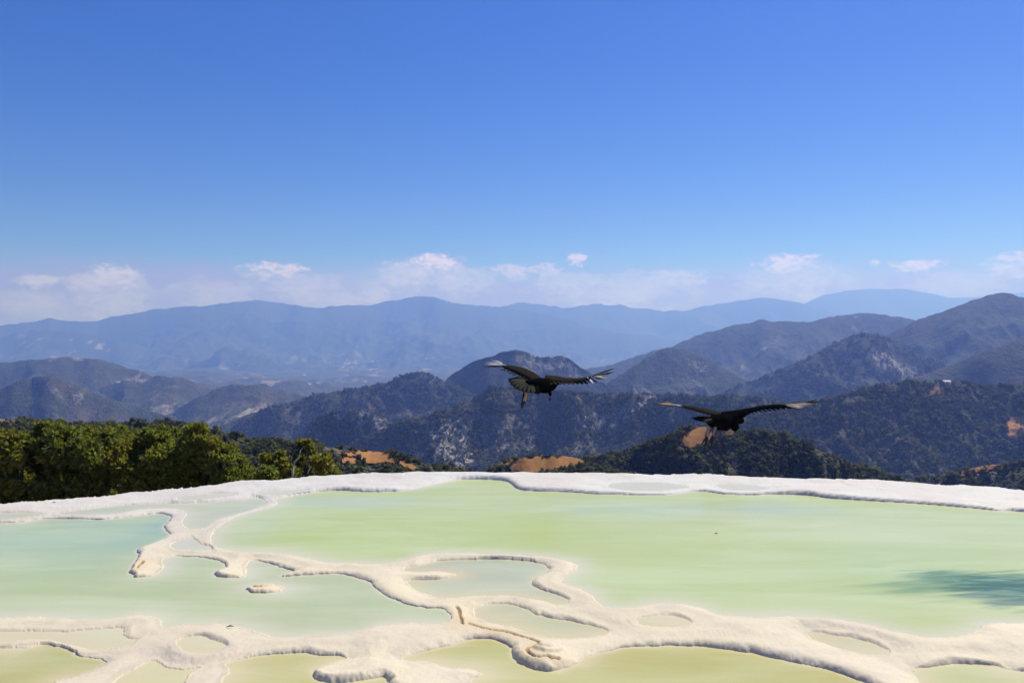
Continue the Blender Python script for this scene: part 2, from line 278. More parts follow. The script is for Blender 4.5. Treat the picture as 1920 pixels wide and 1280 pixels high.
# uneven shores: sample positions are nudged by noise at two sizes
wx = (fbm(x*2.3, y*2.3, 3)-.5)*.05+(fbm(x*22, y*22, 3)-.5)*.022+(fbm(x*70+5, y*70, 2)-.5)*.005
wy = (fbm(x*2.3+40, y*2.3+8, 3)-.5)*.05+(fbm(x*22+9, y*22+3, 3)-.5)*.022+(fbm(x*70+2, y*70+7, 2)-.5)*.005
sx, sy = x+wx, y+wy
SA = np.array([math.sin(R(SUN_AZ)), math.cos(R(SUN_AZ))])
def inside_poly(px, py, poly):
    r = np.zeros(len(px), bool); n = len(poly)
    for i in range(n):
        x0, y0 = poly[i-1]; x1, y1 = poly[i]
        if y0 == y1: continue
        m = ((y0 > py) != (y1 > py))
        r ^= m & (px < (x1-x0)*(py-y0)/(y1-y0)+x0)
    return r
def area(poly): return .5*np.sum(poly[:, 0]*np.roll(poly[:, 1], -1)-np.roll(poly[:, 0], -1)*poly[:, 1])
def seg_fields(px, py, polys):
    """distance to the shore, and distance scaled by how steep each stretch of shore is (land side and water side)"""
    dm = np.full(len(px), 9., np.float32); dl = dm.copy(); dw = dm.copy()
    for poly, hole in polys:
        cw = area(poly) < 0
        for i in range(len(poly)):
            a = poly[i-1]; b = poly[i]; d = b-a; L = np.hypot(*d)
            if L < 1e-6: continue
            nrm = np.array([d[1], -d[0]])/L          # outward for ccw
            if cw: nrm = -nrm
            if hole: nrm = -nrm                      # towards the land
            k = float(np.clip(.55+.75*np.dot(nrm, SA), 0, 1)); k = k*k*(3-2*k)
            ll = .16*(1-k)+.022*k; lw = .55*(1-k)+.07*k
            t = np.clip(((px-a[0])*d[0]+(py-a[1])*d[1])/(L*L), 0, 1)
            ds = np.hypot(px-a[0]-t*d[0], py-a[1]-t*d[1])
            np.minimum(dm, ds, out=dm); np.minimum(dl, ds/ll, out=dl); np.minimum(dw, ds/lw, out=dw)
    return dm, dl, dw
acc_w = np.full(len(x), 1e-6, np.float32); acc_L = np.zeros_like(acc_w); rise = np.ones_like(acc_w); lipacc = acc_w*.035
pool_of = np.full(len(x), -1, np.int16); depth = np.zeros_like(acc_w); near_deep = np.zeros_like(acc_w)
islet_g = to_ground(smooth_poly(ISLET), -.016)
pool_data = []; hmin = np.full(len(x), -9, np.float32)
for i, p in enumerate(POOLS):
    g = to_ground(smooth_poly(p['P']), p['L'])
    polys = [(g, False)]
    lo = g.min(0)-.9; hi = g.max(0)+.9
    idx = np.nonzero((sx > lo[0]) & (sx < hi[0]) & (sy > lo[1]) & (sy < hi[1]))[0]
    px, py = sx[idx], sy[idx]
    ins = inside_poly(px, py, g)
    if p['k'] == 'left':
        polys.append((islet_g, True)); ins &= ~inside_poly(px, py, islet_g)
    dm, dl, dw = seg_fields(px, py, polys)
    do = np.where(ins, 0, dm)
    w = 1/(do+.02)**3
    acc_w[idx] += w; acc_L[idx] += w*p['L']; lipacc[idx] += w*p['lip']
    o = ~ins
    rise[idx[o]] *= (1-np.exp(-dl[o]))
    near_deep[idx[o]] = np.maximum(near_deep[idx[o]], min(p['D']/.3, 1)*np.exp(-dm[o]/.04))
    pool_of[idx[ins]] = i
    cand = p['L']+.005-np.maximum(0, dm[o]-.04)*.35
    hmin[idx[o]] = np.maximum(hmin[idx[o]], cand)
    depth[idx[ins]] = p['D']*(1-np.exp(-dw[ins]**1.5))
    pool_data.append((idx, ins, dm))
Lavg = acc_L/acc_w; lip = lipacc/acc_w
inw = pool_of >= 0
und = (fbm(x*1.6, y*1.6, 3)-.5)*.026+(fbm(x*9, y*9, 3)-.5)*.008+(fbm(x*38, y*38, 3, ridged=True)-.6)*.003
und = und+(fbm(x*4+3, y*11+7, 3)-.5)*.010
h = np.where(inw, 0, Lavg+lip*rise+und*np.clip(rise, .15, 1))
Lp = np.array([p['L'] for p in POOLS], np.float32)
h = np.where(inw, h, np.maximum(h, hmin))
h[inw] = Lp[pool_of[inw]]-depth[inw]-.002+und[inw]*np.clip(depth[inw]*4, 0, .6)
h = h.astype(np.float32)
# islet and low spiral crusts on the rims
def crust(u, v, ru, rv, hh):
    cgx, cgy = to_ground((u, v), -.03); rx = ru/FPX*cgy; ry = abs(to_ground((u, v-rv), -.03)[1]-to_ground((u, v+rv), -.03)[1])/2
    e = np.hypot((sx-cgx)/rx, (sy-cgy)/ry)
    return hh*(1-sstep(.75, 1.0, e))
for c in [(1028,1222,34,9,.014),(1024,1220,18,5,.010),(495,1102,20,3,.008)]:
    h += np.where(inw, 0, crust(*c))
crack = np.zeros_like(h); yel = np.zeros_like(h)
for ck in CRACKS:
    g = to_ground(smooth_poly(ck, closed=False), -.02)
    lo = g.min(0)-.3; hi = g.max(0)+.3
    idx = np.nonzero((x > lo[0]) & (x < hi[0]) & (y > lo[1]) & (y < hi[1]))[0]
    px = x[idx]+wx[idx]*.6; py = y[idx]+wy[idx]*.6; dm = np.full(len(idx), 9., np.float32)
    for a, b in zip(g[:-1], g[1:]):
        d = b-a; L2 = max(d@d, 1e-9); t = np.clip(((px-a[0])*d[0]+(py-a[1])*d[1])/L2, 0, 1)
        np.minimum(dm, np.hypot(px-a[0]-t*d[0], py-a[1]-t*d[1]), out=dm)
    wd = .006+.006*fbm(x[idx]*9, y[idx]*9, 2)
    crack[idx] = np.maximum(crack[idx], 1-sstep(wd*.5, wd*1.3, dm)); yel[idx] = np.maximum(yel[idx], np.exp(-dm/.06))
h -= crack*.014*(~inw)
yel *= (~inw); crack *= .8*(~inw)
# outer brink: the terrace ends in a cliff
eg = to_ground(smooth_poly(EDGE, closed=False), .035)
eY = np.interp(x, eg[:, 0], eg[:, 1])+(fbm(x*3, x*0+2, 3)-.5)*.10+(fbm(x*14, x*0, 2)-.5)*.05
de = y-eY
inband = (~inw) & (de < 0)
h += np.where(inband, sstep(-.5, -.05, de)*.018*(fbm(x*2.2, y*5, 3)*2-.6), 0)
h -= np.where(inband, np.exp(de/.05)*.012, 0)
h = np.where(de > 0, .02-np.minimum(de*de*14, de*5)-.3*fbm(x*2, y*2, 3)*np.clip(de*3, 0, 1), h)
h = np.maximum(h, -5.0)
h = np.where(y < 2.4, np.maximum(h, -.3), h)
verts = np.stack([x, y, h], -1)
warm = 1-sstep(5.2, 8.4, y)
M_trav = travertine_mat()
me = mesh_np('travertine_terrace', verts, grid_faces(nr, nc)[:, ::-1]); 
fattr(me, 'warm', warm); fattr(me, 'crack', crack); fattr(me, 'wet', np.where(inw, .3, np.clip(1-rise, 0, 1)**6*.55)); fattr(me, 'yellow', np.clip(yel, 0, 1))
terr = link_mesh('travertine_terrace', me, M_trav); tag(terr, 'cream travertine terrace with winding rims between shallow pools', kind='structure')

M_water = water_mat()
TS = .80
# water tints by minerals, algae or depth, plus a frond-like shadow painted at right: (pool, u, v, ru, rv, tint, strength)
BLOBS = [('left',120,1010,260,42,(.41,.54,.37),.9),('left',300,985,40,30,(.30,.45,.42),.6),('left',0,1100,260,45,(.50,.58,.28),.6),('left',400,1120,190,50,(.51,.56,.29),.7),('left',650,1110,160,60,(.50,.55,.32),.8),
 ('main',640,1010,200,45,(.50,.59,.18),.8),('main',1240,960,220,16,(.50,.58,.45),.7),('main',1620,990,320,36,(.58,.63,.32),.9),('main',1450,955,120,12,(.44,.54,.42),.6),('main',1250,1100,260,45,(.54,.63,.29),.8),('main',1700,1060,260,40,(.50,.62,.33),.6),('main',1560,1130,160,30,(.55,.62,.31),.7),
 ('main',1850,1085,150,24,(.08,.22,.09),.97),('main',1750,1105,90,15,(.13,.28,.12),.8),('main',1930,1115,110,26,(.05,.15,.09),.97),('main',650,940,200,10,(.52,.60,.46),.7),('main',480,990,60,35,(.55,.63,.38),.6),('main',1000,985,260,30,(.50,.59,.18),.6),  # first three paint a feathery cast shadow as dark tint, nothing casts it
 ('front',1300,1262,260,26,(.51,.48,.165),.8),('front',900,1225,90,18,(.50,.52,.19),.6),('corner',60,1240,120,26,(.48,.48,.16),.6)]
F = grid_faces(nr, nc)[:, ::-1]
for i, p in enumerate(POOLS):
    idx, ins, dm = pool_data[i]
    keep = np.zeros(len(x), bool); keep[idx[ins | (dm < .035)]] = True
    keep &= (pool_of == i) | (pool_of < 0)
    ff = F[keep[F].all(1)]
    if not len(ff): continue
    used, inv = np.unique(ff, return_inverse=True); ff = inv.reshape(ff.shape)
    L = p['L']; vx = x[used]; vy = y[used]
    dp = np.where(pool_of[used] == i, np.maximum(L-h[used], 0), 0)
    col = np.repeat(np.array([p['tint']], np.float32), len(used), 0)
    rip = np.full(len(used), .02, np.float32)
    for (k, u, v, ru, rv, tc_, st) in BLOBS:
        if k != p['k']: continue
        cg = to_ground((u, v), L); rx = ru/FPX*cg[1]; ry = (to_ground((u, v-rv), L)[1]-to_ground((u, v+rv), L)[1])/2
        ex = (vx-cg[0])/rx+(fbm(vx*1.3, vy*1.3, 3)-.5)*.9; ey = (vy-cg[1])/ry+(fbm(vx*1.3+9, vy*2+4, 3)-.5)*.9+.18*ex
        if tc_[0] < .2: ey = ey+(fbm(vx*1.2+vy*1.5, vy*13-vx*2.5, 4)-.5)*2.0; ex = ex+(fbm(vx*1.2+vy*1.5+7, vy*13-vx*2.5, 4)-.5)*1.6  # ragged frond edges for the painted shadow
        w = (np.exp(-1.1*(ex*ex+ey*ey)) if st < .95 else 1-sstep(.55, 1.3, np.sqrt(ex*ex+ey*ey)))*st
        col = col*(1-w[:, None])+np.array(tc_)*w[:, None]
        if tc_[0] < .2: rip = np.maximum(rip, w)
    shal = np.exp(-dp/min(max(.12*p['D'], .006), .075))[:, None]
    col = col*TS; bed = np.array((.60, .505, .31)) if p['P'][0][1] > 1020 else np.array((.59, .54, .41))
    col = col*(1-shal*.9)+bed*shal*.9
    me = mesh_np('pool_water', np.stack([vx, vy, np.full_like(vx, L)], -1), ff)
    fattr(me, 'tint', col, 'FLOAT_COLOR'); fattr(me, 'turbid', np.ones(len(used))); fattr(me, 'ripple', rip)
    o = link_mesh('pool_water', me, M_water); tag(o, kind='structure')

# ------------------------------------------------------------------ hills and mountains
def hill_mat():
    m, t, o = new_mat('dry_scrub_hillside')
    pos = N(t, 'ShaderNodeTexCoord').outputs['Object']
    att = lambda n: N(t, 'ShaderNodeAttribute', attribute_name=n).outputs['Fac']
    rock, bare, dry, fld = att('rock'), att('bare'), att('dry'), att('field')
    a = N(t, 'ShaderNodeTexNoise', {'Vector': pos, 'Scale': 1/260, 'Detail': 5, 'Roughness': .6}).outputs[0]
    b = N(t, 'ShaderNodeTexNoise', {'Vector': pos, 'Scale': 1/26, 'Detail': 6, 'Roughness': .7}).outputs[0]
    f = N(t, 'ShaderNodeTexNoise', {'Vector': pos, 'Scale': 1/5, 'Detail': 3, 'Roughness': .7}).outputs[0]
    MR = lambda v, a0, a1, b0=0., b1=1.: N(t, 'ShaderNodeMapRange', {0: v, 1: a0, 2: a1, 3: b0, 4: b1}).outputs[0]
    c = mixc(t, MR(b, .35, .65), (.055, .064, .034), (.115, .112, .068))
    c = mixc(t, MR(f, .4, .62), mixc(t, .45, c, (.012, .02, .012)), c)
    c = mixc(t, math_(t, 'MULTIPLY', MR(a, .45, .62), MR(b, .42, .60, .1, .75)), c, (.115, .088, .062))
    c = mixc(t, math_(t, 'MULTIPLY', math_(t, 'MULTIPLY', dry, MR(b, .36, .56)), MR(f, .35, .6, .35, 1)), c, (.15, .105, .075))
    # farm plots and clearings, each cell its own tone
    vo = N(t, 'ShaderNodeTexVoronoi', {'Vector': N(t, 'ShaderNodeMapping', {'Vector': pos, 'Scale': (1, .55, 0)}).outputs[0], 'Scale': 1/52, 'Randomness': 1.0})
    vs = N(t, 'ShaderNodeSeparateColor', {0: vo.outputs['Color']})
    fm = math_(t, 'MULTIPLY', MR(vs.outputs[0], .66, .68), MR(math_(t, 'ADD', math_(t, 'MULTIPLY_ADD', b, .25, a), math_(t, 'MULTIPLY', fld, .5)), .79, .85))
    c = mixc(t, math_(t, 'MULTIPLY', fm, MR(fld, 0, .3, 0, .85)), c, mixc(t, vs.outputs[1], (.26, .17, .12), (.52, .44, .36)))
    # pale limestone outcrops
    vr = N(t, 'ShaderNodeTexNoise', {'Vector': N(t, 'ShaderNodeMapping', {'Vector': pos, 'Scale': (1, 1, .45)}).outputs[0], 'Scale': 1/11, 'Detail': 8, 'Roughness': .78, 'Distortion': .6}).outputs[0]
    rm = math_(t, 'MULTIPLY', rock, MR(math_(t, 'MULTIPLY_ADD', rock, .12, vr), .56, .66), clamp=True)
    c = mixc(t, rm, c, mixc(t, MR(f, .3, .7), (.24, .20, .18), (.50, .44, .39)))
    br = mixc(t, MR(b, .38, .62), (.42, .215, .065), (.36, .165, .06))
    br = mixc(t, MR(f, .58, .66), br, (.30, .16, .09))
    c = mixc(t, bare, c, br)
    bm = N(t, 'ShaderNodeBump', {'Strength': 1.0, 'Distance': 4.5, 'Height': math_(t, 'MULTIPLY', math_(t, 'ADD', f, math_(t, 'MULTIPLY', b, 2.0)), math_(t, 'MULTIPLY_ADD', bare, -.93, 1.0))})
    p = N(t, 'ShaderNodeBsdfPrincipled', {'Base Color': c, 'Roughness': .95, 'Specular IOR Level': .1, 'Normal': bm.outputs[0]})
    t.links.new(p.outputs[0], o.inputs[0]); return m
M_hill = hill_mat()

def ell(u, v, lst, soft=.35, warp=.45):
    s = np.zeros_like(u)
    for (cu, cv_, ru, rv, rot, st) in lst:
        c, sn = math.cos(R(rot)), math.sin(R(rot)); du = u-cu; dv = v-cv_
        e = np.hypot((du*c+dv*sn)/ru, (-du*sn+dv*c)/rv)
        e = e+(fbm(u/18+cu, v/10, 4)-.5)*warp*2
        s = np.maximum(s, (1-sstep(1-soft, 1+soft*.4, e))*st)
    return s
HILLS = {}
def hill(name, crest, D, fl, slope, nu=420, nv=110, u0=None, u1=None, rough=1.0, spur=260., seed=0, rock=(), bare=(), dry=(), field=0., back=.5, bl=.25, wander=.05, label=None, foot=None, fv=0., pw=.95, crestn=1.0, tongue=()):
    if 400 < D < 5000: D, fl, spur = D*.6, fl*.6, spur*.6
    if foot is not None: foot *= .7
    crest = sorted(crest); cu = np.array([c[0] for c in crest], float); cvv = np.array([c[1] for c in crest], float)
    if u0 is None: u0 = cu[0]
    if u1 is None: u1 = cu[-1]
    us = np.linspace(u0, u1, nu)
    vc = np.interp(us, cu, cvv)
    k = max(1, int(10/((u1-u0)/nu))); ker = np.hanning(2*k+3); ker /= ker.sum()
    vp = np.pad(vc, k+1, mode='edge'); vc = np.convolve(vp, ker, 'valid')
    cn = (fbm(us/24+seed*7.7, us*0+seed, 5, .6)-.5)*8.0*crestn
    Dc = D*(1+wander*2*(fbm(us/150+seed*3.1, us*0+seed*1.3, 3)-.5))
    zc = CAMZ+(V0-vc)/FPX*Dc
    t = np.concatenate([-np.linspace(1, .02, max(8, nv//6))*bl, np.linspace(0, 1, nv)**1.15])   # <0 behind the crest
    T, Um = np.meshgrid(t, us, indexing='ij')
    Y = Dc[None, :]-T*fl
    X = (Um-U0)/FPX*Y
    q = np.clip(T, 0, 1)
    drop = slope*fl*np.power(q, pw)
    Z = zc[None, :]-np.where(T < 0, -T*fl*back, drop)
    wxp = (fbm(X/(spur*.7)+seed, Y/(spur*.7), 2)-.5)*spur*.5
    rid = fbm((X+wxp)/spur+seed*5.3, (Y*.55)/spur+seed*2.1, 5, .52, ridged=True)
    env = sstep(0, .22, np.abs(T))
    Z -= (1-rid)*env*slope*fl*.34*rough
    Z -= (1-fbm(X/(spur*.16)+3, Y/(spur*.16)+seed, 4, .55, ridged=True))*env*spur*.05*rough
    if foot is not None: Z = np.maximum(Z, foot-14*fbm(X/300, Y/300, 3))
    Z -= cn[None, :]/FPX*Dc[None, :]*np.exp(-(T/.07)**2)
    V = V0-(Z-CAMZ)/Y*FPX; U = Um
    me = mesh_np(name, np.stack([X, Y, Z], -1).reshape(-1, 3), grid_faces(len(t), nu))
    rk = ell(U, V, rock); ba = ell(U, V, bare, .10, .5); dr = ell(U, V, dry, .4)
    fattr(me, 'rock', rk); fattr(me, 'bare', ba); fattr(me, 'dry', dr); fattr(me, 'field', field*sstep(fv, fv+45, V+30*(fbm(U/60, V/30, 3)-.5)))
    o = link_mesh(name, me, M_hill); tag(o, label, kind='structure')
    HILLS[o.name] = dict(us=us, t=t, X=X, Y=Y, Z=Z, U=U, V=V, bare=ba, rock=rk)
    return HILLS[o.name]

hill('mountain_range', [(1000,610),(1250,600),(1440,600),(1505,570),(1540,555),(1580,545),(1640,541),(1700,543),(1750,552),(1790,558),(1860,555),(1950,545),(2150,560),(2500,600),(3000,590)], 10500, 2800, .30, nu=260, nv=40, spur=1500, seed=1, crestn=.6, label='palest mountain range at the far right of the horizon')
hill('mountain_range', [(500,600),(800,590),(935,577),(960,570),(985,568),(1040,572),(1055,577),(1090,572),(1130,571),(1165,570),(1190,578),(1240,583),(1280,581),(1340,570),(1410,560),(1450,559),(1505,570),(1540,580),(1600,598),(1800,610),(2200,630)], 9000, 2700, .27, nu=420, nv=60, spur=1100, seed=2, label='pale blue range behind the long ridge, right of centre')
hill('mountain_range', [(-1200,600),(-500,590),(-200,612),(0,612),(60,602),(95,598),(130,603),(180,602),(230,590),(290,580),(330,577),(390,572),(440,565),(480,562),(530,568),(590,577),(640,573),(700,571),(740,563),(780,557),(815,557),(850,567),(900,574),(960,579),(1000,585),(1060,597),(1110,613),(1160,626),(1230,632),(1265,636),(1300,645),(1400,665),(1600,700)], 7500, 3600, .20, nu=700, nv=170, spur=760, rough=1.5, seed=3, field=.22, fv=625., pw=.85, foot=-300, label='long blue mountain range across the left and centre horizon')
hill('mountain_range', [(-900,640),(-300,650),(0,632),(60,618),(150,622),(230,640),(330,665),(420,690)], 6500, 2000, .22, nu=200, nv=60, spur=700, seed=33, field=.25, pw=.85, foot=-300, label='blue shoulder of mountain at the far left below the long range')
# valley floor: a low rolling plain
def plain():
    us = np.linspace(-900, 2400, 420); ys = np.geomspace(1250, 7000, 260)
    Y, U = np.meshgrid(ys, us, indexing='ij'); X = (U-U0)/FPX*Y
    Z = -285+110*(fbm(X/420+4, Y/420, 5, .5)**1.6)+55*fbm(X/120, Y/120, 4, ridged=True)
    me = mesh_np('valley_floor', np.stack([X, Y, Z], -1).reshape(-1, 3), grid_faces(*Y.shape)[:, ::-1])
    for n, v in (('rock', 0), ('bare', 0), ('dry', .25), ('field', .24)): fattr(me, n, np.full(U.size, v))
    tag(link_mesh('valley_floor', me, M_hill), 'rolling valley floor with scattered pale farm plots', kind='structure')
plain()
hill('hill', [(-500,690),(0,680),(60,673),(130,671),(190,674),(230,687),(270,698),(330,722),(420,752)], 3900, 1100, .28, nu=260, nv=80, spur=300, seed=4, field=.25, foot=-345, label='broad hill with pale fields at the left edge of the valley')
hill('hill', [(180,730),(240,712),(290,705),(330,706),(380,720),(430,735),(480,752)], 3700, 700, .26, nu=160, nv=60, spur=260, seed=5, field=.2, foot=-350, label='low blue-grey hill in the valley beside the pale fields')
hill('hill', [(330,768),(370,745),(405,728),(440,718),(480,722),(540,735),(620,752),(700,770)], 3300, 600, .26, nu=220, nv=60, spur=240, seed=6, field=.24, dry=[(480,745,90,20,0,.7)], foot=-350, label='rounded low hill in the middle of the valley')
hill('hill', [(1000,700),(1100,692),(1140,684),(1200,666),(1240,655),(1300,650),(1400,660)], 4300, 900, .3, nu=200, nv=60, spur=300, seed=7, label='blue spur running down behind the flat-topped hill')
hill('hill', [(1200,672),(1240,657),(1280,640),(1310,628),(1345,619),(1380,611),(1430,600),(1460,603),(1510,605),(1560,596),(1590,589),(1620,585),(1660,590),(1700,598),(1760,612),(1900,640),(2100,650)], 4200, 1300, .33, nu=420, nv=110, spur=420, seed=8, field=.22, label='long dark ridge with small pale clearings, right of centre')
hill('hill', [(1500,700),(1600,655),(1640,640),(1680,620),(1720,600),(1790,575),(1830,560),(1855,552),(1880,549),(1920,558),(2000,566),(2200,560),(2600,600)], 3000, 1100, .42, nu=380, nv=120, spur=330, seed=9, label='high dark mountain at the right edge')
hill('hill', [(-700,700),(-300,745),(-100,748),(0,728),(40,712),(80,706),(105,707),(130,716),(170,735),(230,755),(280,770),(330,786),(400,810)], 2600, 700, .5, nu=320, nv=110, spur=200, seed=10, rock=[(100,730,34,7,50,.6),(148,742,14,14,20,.8)], dry=[(120,730,60,25,35,.8),(190,780,60,14,10,.8)], field=.14, label='dark steep hill with a pale landslip scar at the left')
hill('hill', [(780,760),(830,718),(850,700),(880,680),(910,668),(940,661),(970,656),(985,658),(1000,664),(1025,667),(1050,667),(1065,672),(1085,686),(1110,702),(1140,722),(1180,750),(1240,790)], 2500, 650, .62, nu=300, nv=120, spur=170, seed=11, rock=[(1020,678,60,14,5,1),(1075,700,22,14,40,.7),(1000,690,40,12,0,.8)], dry=[(1040,705,60,20,20,.7)], pw=.75, label='flat-topped hill with a pale cliff face in the middle distance')
hill('hill', [(1080,745),(1130,722),(1160,705),(1185,690),(1210,673),(1232,660),(1250,653),(1270,651),(1290,656),(1320,670),(1350,686),(1380,704),(1420,722),(1480,745)], 2850, 700, .48, nu=300, nv=110, spur=230, seed=12, rock=[(1320,690,40,12,30,.6),(1290,715,30,12,20,.6),(1205,735,30,12,0,.7)], dry=[(1300,745,30,10,0,.8)], label='pointed dark hill between the flat-topped hill and the right ridge')
hill('hill', [(1300,760),(1350,738),(1430,705),(1500,676),(1550,650),(1600,628),(1640,624),(1680,640),(1730,668),(1800,690),(1880,720)], 2450, 700, .5, nu=340, nv=120, spur=210, seed=13, rock=[(1655,672,34,18,35,1),(1690,695,40,16,15,1),(1480,690,20,8,0,.5)], dry=[(1670,685,60,26,25,.9)], label='forested hill with a scree patch below its rounded top')
hill('hill', [(350,822),(400,806),(440,787),(480,771),(530,756),(560,748),(600,741),(640,734),(700,723),(725,716),(750,707),(770,700),(790,697),(808,702),(825,710),(850,721),(880,738),(950,765),(1050,800)], 2250, 560, .5, nu=420, nv=120, spur=170, seed=14, rock=[(808,712,24,10,20,.9),(560,790,40,22,60,.5),(500,800,30,10,0,.5)], dry=[(720,768,60,24,10,1),(800,750,40,14,-5,.9),(680,745,50,12,0,.8),(480,790,50,22,0,.6)], field=.10, label='hill with a small pointed peak and brown clearings left of the flat-topped hill')
hill('hill', [(1500,765),(1620,735),(1700,715),(1760,692),(1830,666),(1880,646),(1920,631),(2000,605),(2200,590),(2600,600)], 2000, 600, .5, nu=240, nv=100, spur=180, seed=15, label='wooded slope coming down from the right edge')
hill('rocky_bluff', [(540,850),(562,830),(575,803),(582,790),(600,780),(630,771),(660,767),(690,778),(720,786),(760,798),(820,820),(900,850)], 1550, 260, .85, nu=260, nv=110, spur=60, seed=16, rock=[(700,805,40,36,60,1.0),(660,775,30,12,0,.9),(720,830,30,20,0,.9),(760,790,40,8,0,.7)], label='dark rocky bluff with pale limestone faces left of centre')
H13 = hill('hill', [(560,880),(640,840),(700,812),(750,792),(800,778),(850,762),(880,748),(905,735),(930,722),(960,726),(1000,730),(1060,734),(1130,738),(1200,737),(1260,740),(1330,741),(1400,742),(1450,748),(1520,760),(1600,790),(1700,840)], 1420, 420, .52, nu=640, nv=190, spur=120, seed=17, rock=[(850,835,60,40,50,1.0),(900,800,70,30,20,.75),(1000,800,80,30,10,.55),(1130,790,70,16,0,.8),(1180,765,60,14,-20,.9),(1060,750,40,10,0,.5),(1085,840,60,22,0,.5),(960,840,60,20,0,.6)], dry=[(1050,760,60,10,5,.8),(960,790,40,14,20,.8),(1180,740,60,12,0,.6),(1000,740,50,12,0,.5)], label='broad scrub-covered mountainside speckled with limestone in the centre')
H14 = hill('hill', [(1200,850),(1300,800),(1380,775),(1440,764),(1490,757),(1540,748),(1580,740),(1620,728),(1660,719),(1700,714),(1740,718),(1800,716),(1860,722),(1920,716),(2050,700),(2300,690),(2700,700)], 1150, 380, .55, nu=560, nv=190, spur=100, seed=18, bare=[(1910,800,30,20,-30,1),(1745,737,34,8,-20,.55)], rock=[(1880,820,20,10,0,.5)], dry=[(1600,800,200,60,0,.55),(1760,735,60,14,0,.8),(1800,790,100,40,0,.4)], label='brown-green scrub mountainside at the right')
H18 = hill('near_slope', [(1600,905),(1700,897),(1760,890),(1800,884),(1850,872),(1900,866),(1960,858),(2100,850),(2500,850)], 300, 86, .5, nu=300, nv=80, spur=27, seed=19, dry=[(1850,884,60,12,-10,.8)], bare=[(1830,882,44,7,-14,.6)], label='near scrub slope just beyond the white rim at the right')
H15 = hill('near_slope', [(880,905),(960,890),(1010,881),(1060,868),(1120,856),(1180,846),(1230,826),(1270,808),(1290,802),(1320,799),(1350,802),(1390,812),(1430,811),(1470,818),(1510,832),(1560,854),(1620,878),(1670,895),(1750,925)], 230, 65, .62, nu=520, nv=130, spur=20, seed=20, bare=[(1300,820,38,16,-12,1),(1240,850,36,9,-10,.6),(1345,812,30,8,0,.8)], dry=[(1300,850,120,40,0,.45)], label='near green hill with a bare reddish top behind the second vulture')
H16 = hill('bare_knoll', [(780,905),(850,893),(905,886),(930,872),(945,863),(980,857),(1010,854),(1050,854),(1080,858),(1110,868),(1160,885),(1230,905)], 180, 46, .45, nu=300, nv=80, spur=20, seed=21, rough=.35, crestn=.35, bare=[(1008,872,74,16,-3,1),(1070,862,22,6,12,1)], label='orange bare earth knoll just beyond the rim in the centre')
H17 = hill('near_slope', [(-900,760),(-300,775),(0,785),(60,790),(130,796),(200,797),(280,794),(340,793),(400,812),(450,820),(500,828),(560,834),(620,838),(660,843),(700,845),(740,850),(780,862),(820,874),(880,888),(960,905)], 140, 68, .33, nu=620, nv=130, spur=20, seed=22, rough=.45, crestn=.4, pw=1.1, bare=[(700,856,48,13,8,1),(765,872,24,6,22,.9),(5,786,16,5,0,.8),(655,862,20,7,0,.9)], dry=[(600,850,80,12,0,.5)], label='near green slope behind the leafy trees at the left')
# ground right below the terrace, sloping away from the cliff foot
def apron():
    us = np.linspace(-900, 2900, 160); ys = np.geomspace(6, 330, 70)
    Y, U = np.meshgrid(ys, us, indexing='ij'); X = (U-U0)/FPX*Y
    Z = -4.2-.22*(Y-9)-np.clip(Y-60, 0, None)*.05+1.2*(fbm(X/9, Y/9, 4)-.5)
    me = mesh_np('cliff_foot_ground', np.stack([X, Y, Z], -1).reshape(-1, 3), grid_faces(*Y.shape)[:, ::-1])
    for n, v in (('rock', .2), ('bare', 0), ('dry', .5), ('field', 0)): fattr(me, n, np.full(U.size, v))
    tag(link_mesh('ground', me, M_hill), 'sloping scrub ground at the foot of the travertine cliff', kind='structure')
apron()
# far lowland below and beyond everything, to the horizon
us = np.linspace(-1, 1, 40)*23000; me = mesh_np('g', np.array([(a, b, -560) for b in np.linspace(-2400, 12100, 30) for a in us]), grid_faces(30, 40))
for n, v in (('rock', 0), ('bare', 0), ('dry', .3), ('field', .2)): fattr(me, n, np.full(1200, v))
tag(link_mesh('lowland_ground', me, M_hill), 'low ground far below the mountains', kind='structure')

# ------------------------------------------------------------------ scrub on the slopes (geometry nodes: tens of thousands of bushes, uncountable)
def leaf_mat(name, c1, c2, c3, trans=.35, rough=.42, spec=.45, scale=3.0):
    m, t, o = new_mat(name)
    pos = N(t, 'ShaderNodeTexCoord').outputs['Object']
    n = N(t, 'ShaderNodeTexNoise', {'Vector': pos, 'Scale': scale, 'Detail': 3}).outputs[0]
    vr = N(t, 'ShaderNodeAttribute', attribute_name='vary').outputs['Fac']
    oi = N(t, 'ShaderNodeObjectInfo').outputs['Random']
    c = mixc(t, vr, c1, c2)
    c = mixc(t, N(t, 'ShaderNodeMapRange', {0: math_(t, 'MULTIPLY_ADD', oi, .25, n), 1: .55, 2: .8, 3: 0, 4: .8}).outputs[0], c, c3)
    p = N(t, 'ShaderNodeBsdfPrincipled', {'Base Color': c, 'Roughness': rough, 'Specular IOR Level': spec})
    tr = N(t, 'ShaderNodeBsdfTranslucent', {'Color': mixc(t, .5, c, (.26, .30, .035))})
    mx = N(t, 'ShaderNodeMixShader', {0: trans, 1: p.outputs[0], 2: tr.outputs[0]})
    t.links.new(mx.outputs[0], o.inputs[0]); return m
M_scrub = leaf_mat('scrub_leaves', (.075, .092, .028), (.20, .20, .07), (.16, .125, .07), trans=.34, rough=.8, spec=.15)
M_scrub_dry = leaf_mat('grey_scrub_twigs', (.05, .052, .034), (.11, .10, .07), (.16, .13, .10), trans=.1, rough=.9, spec=.1)
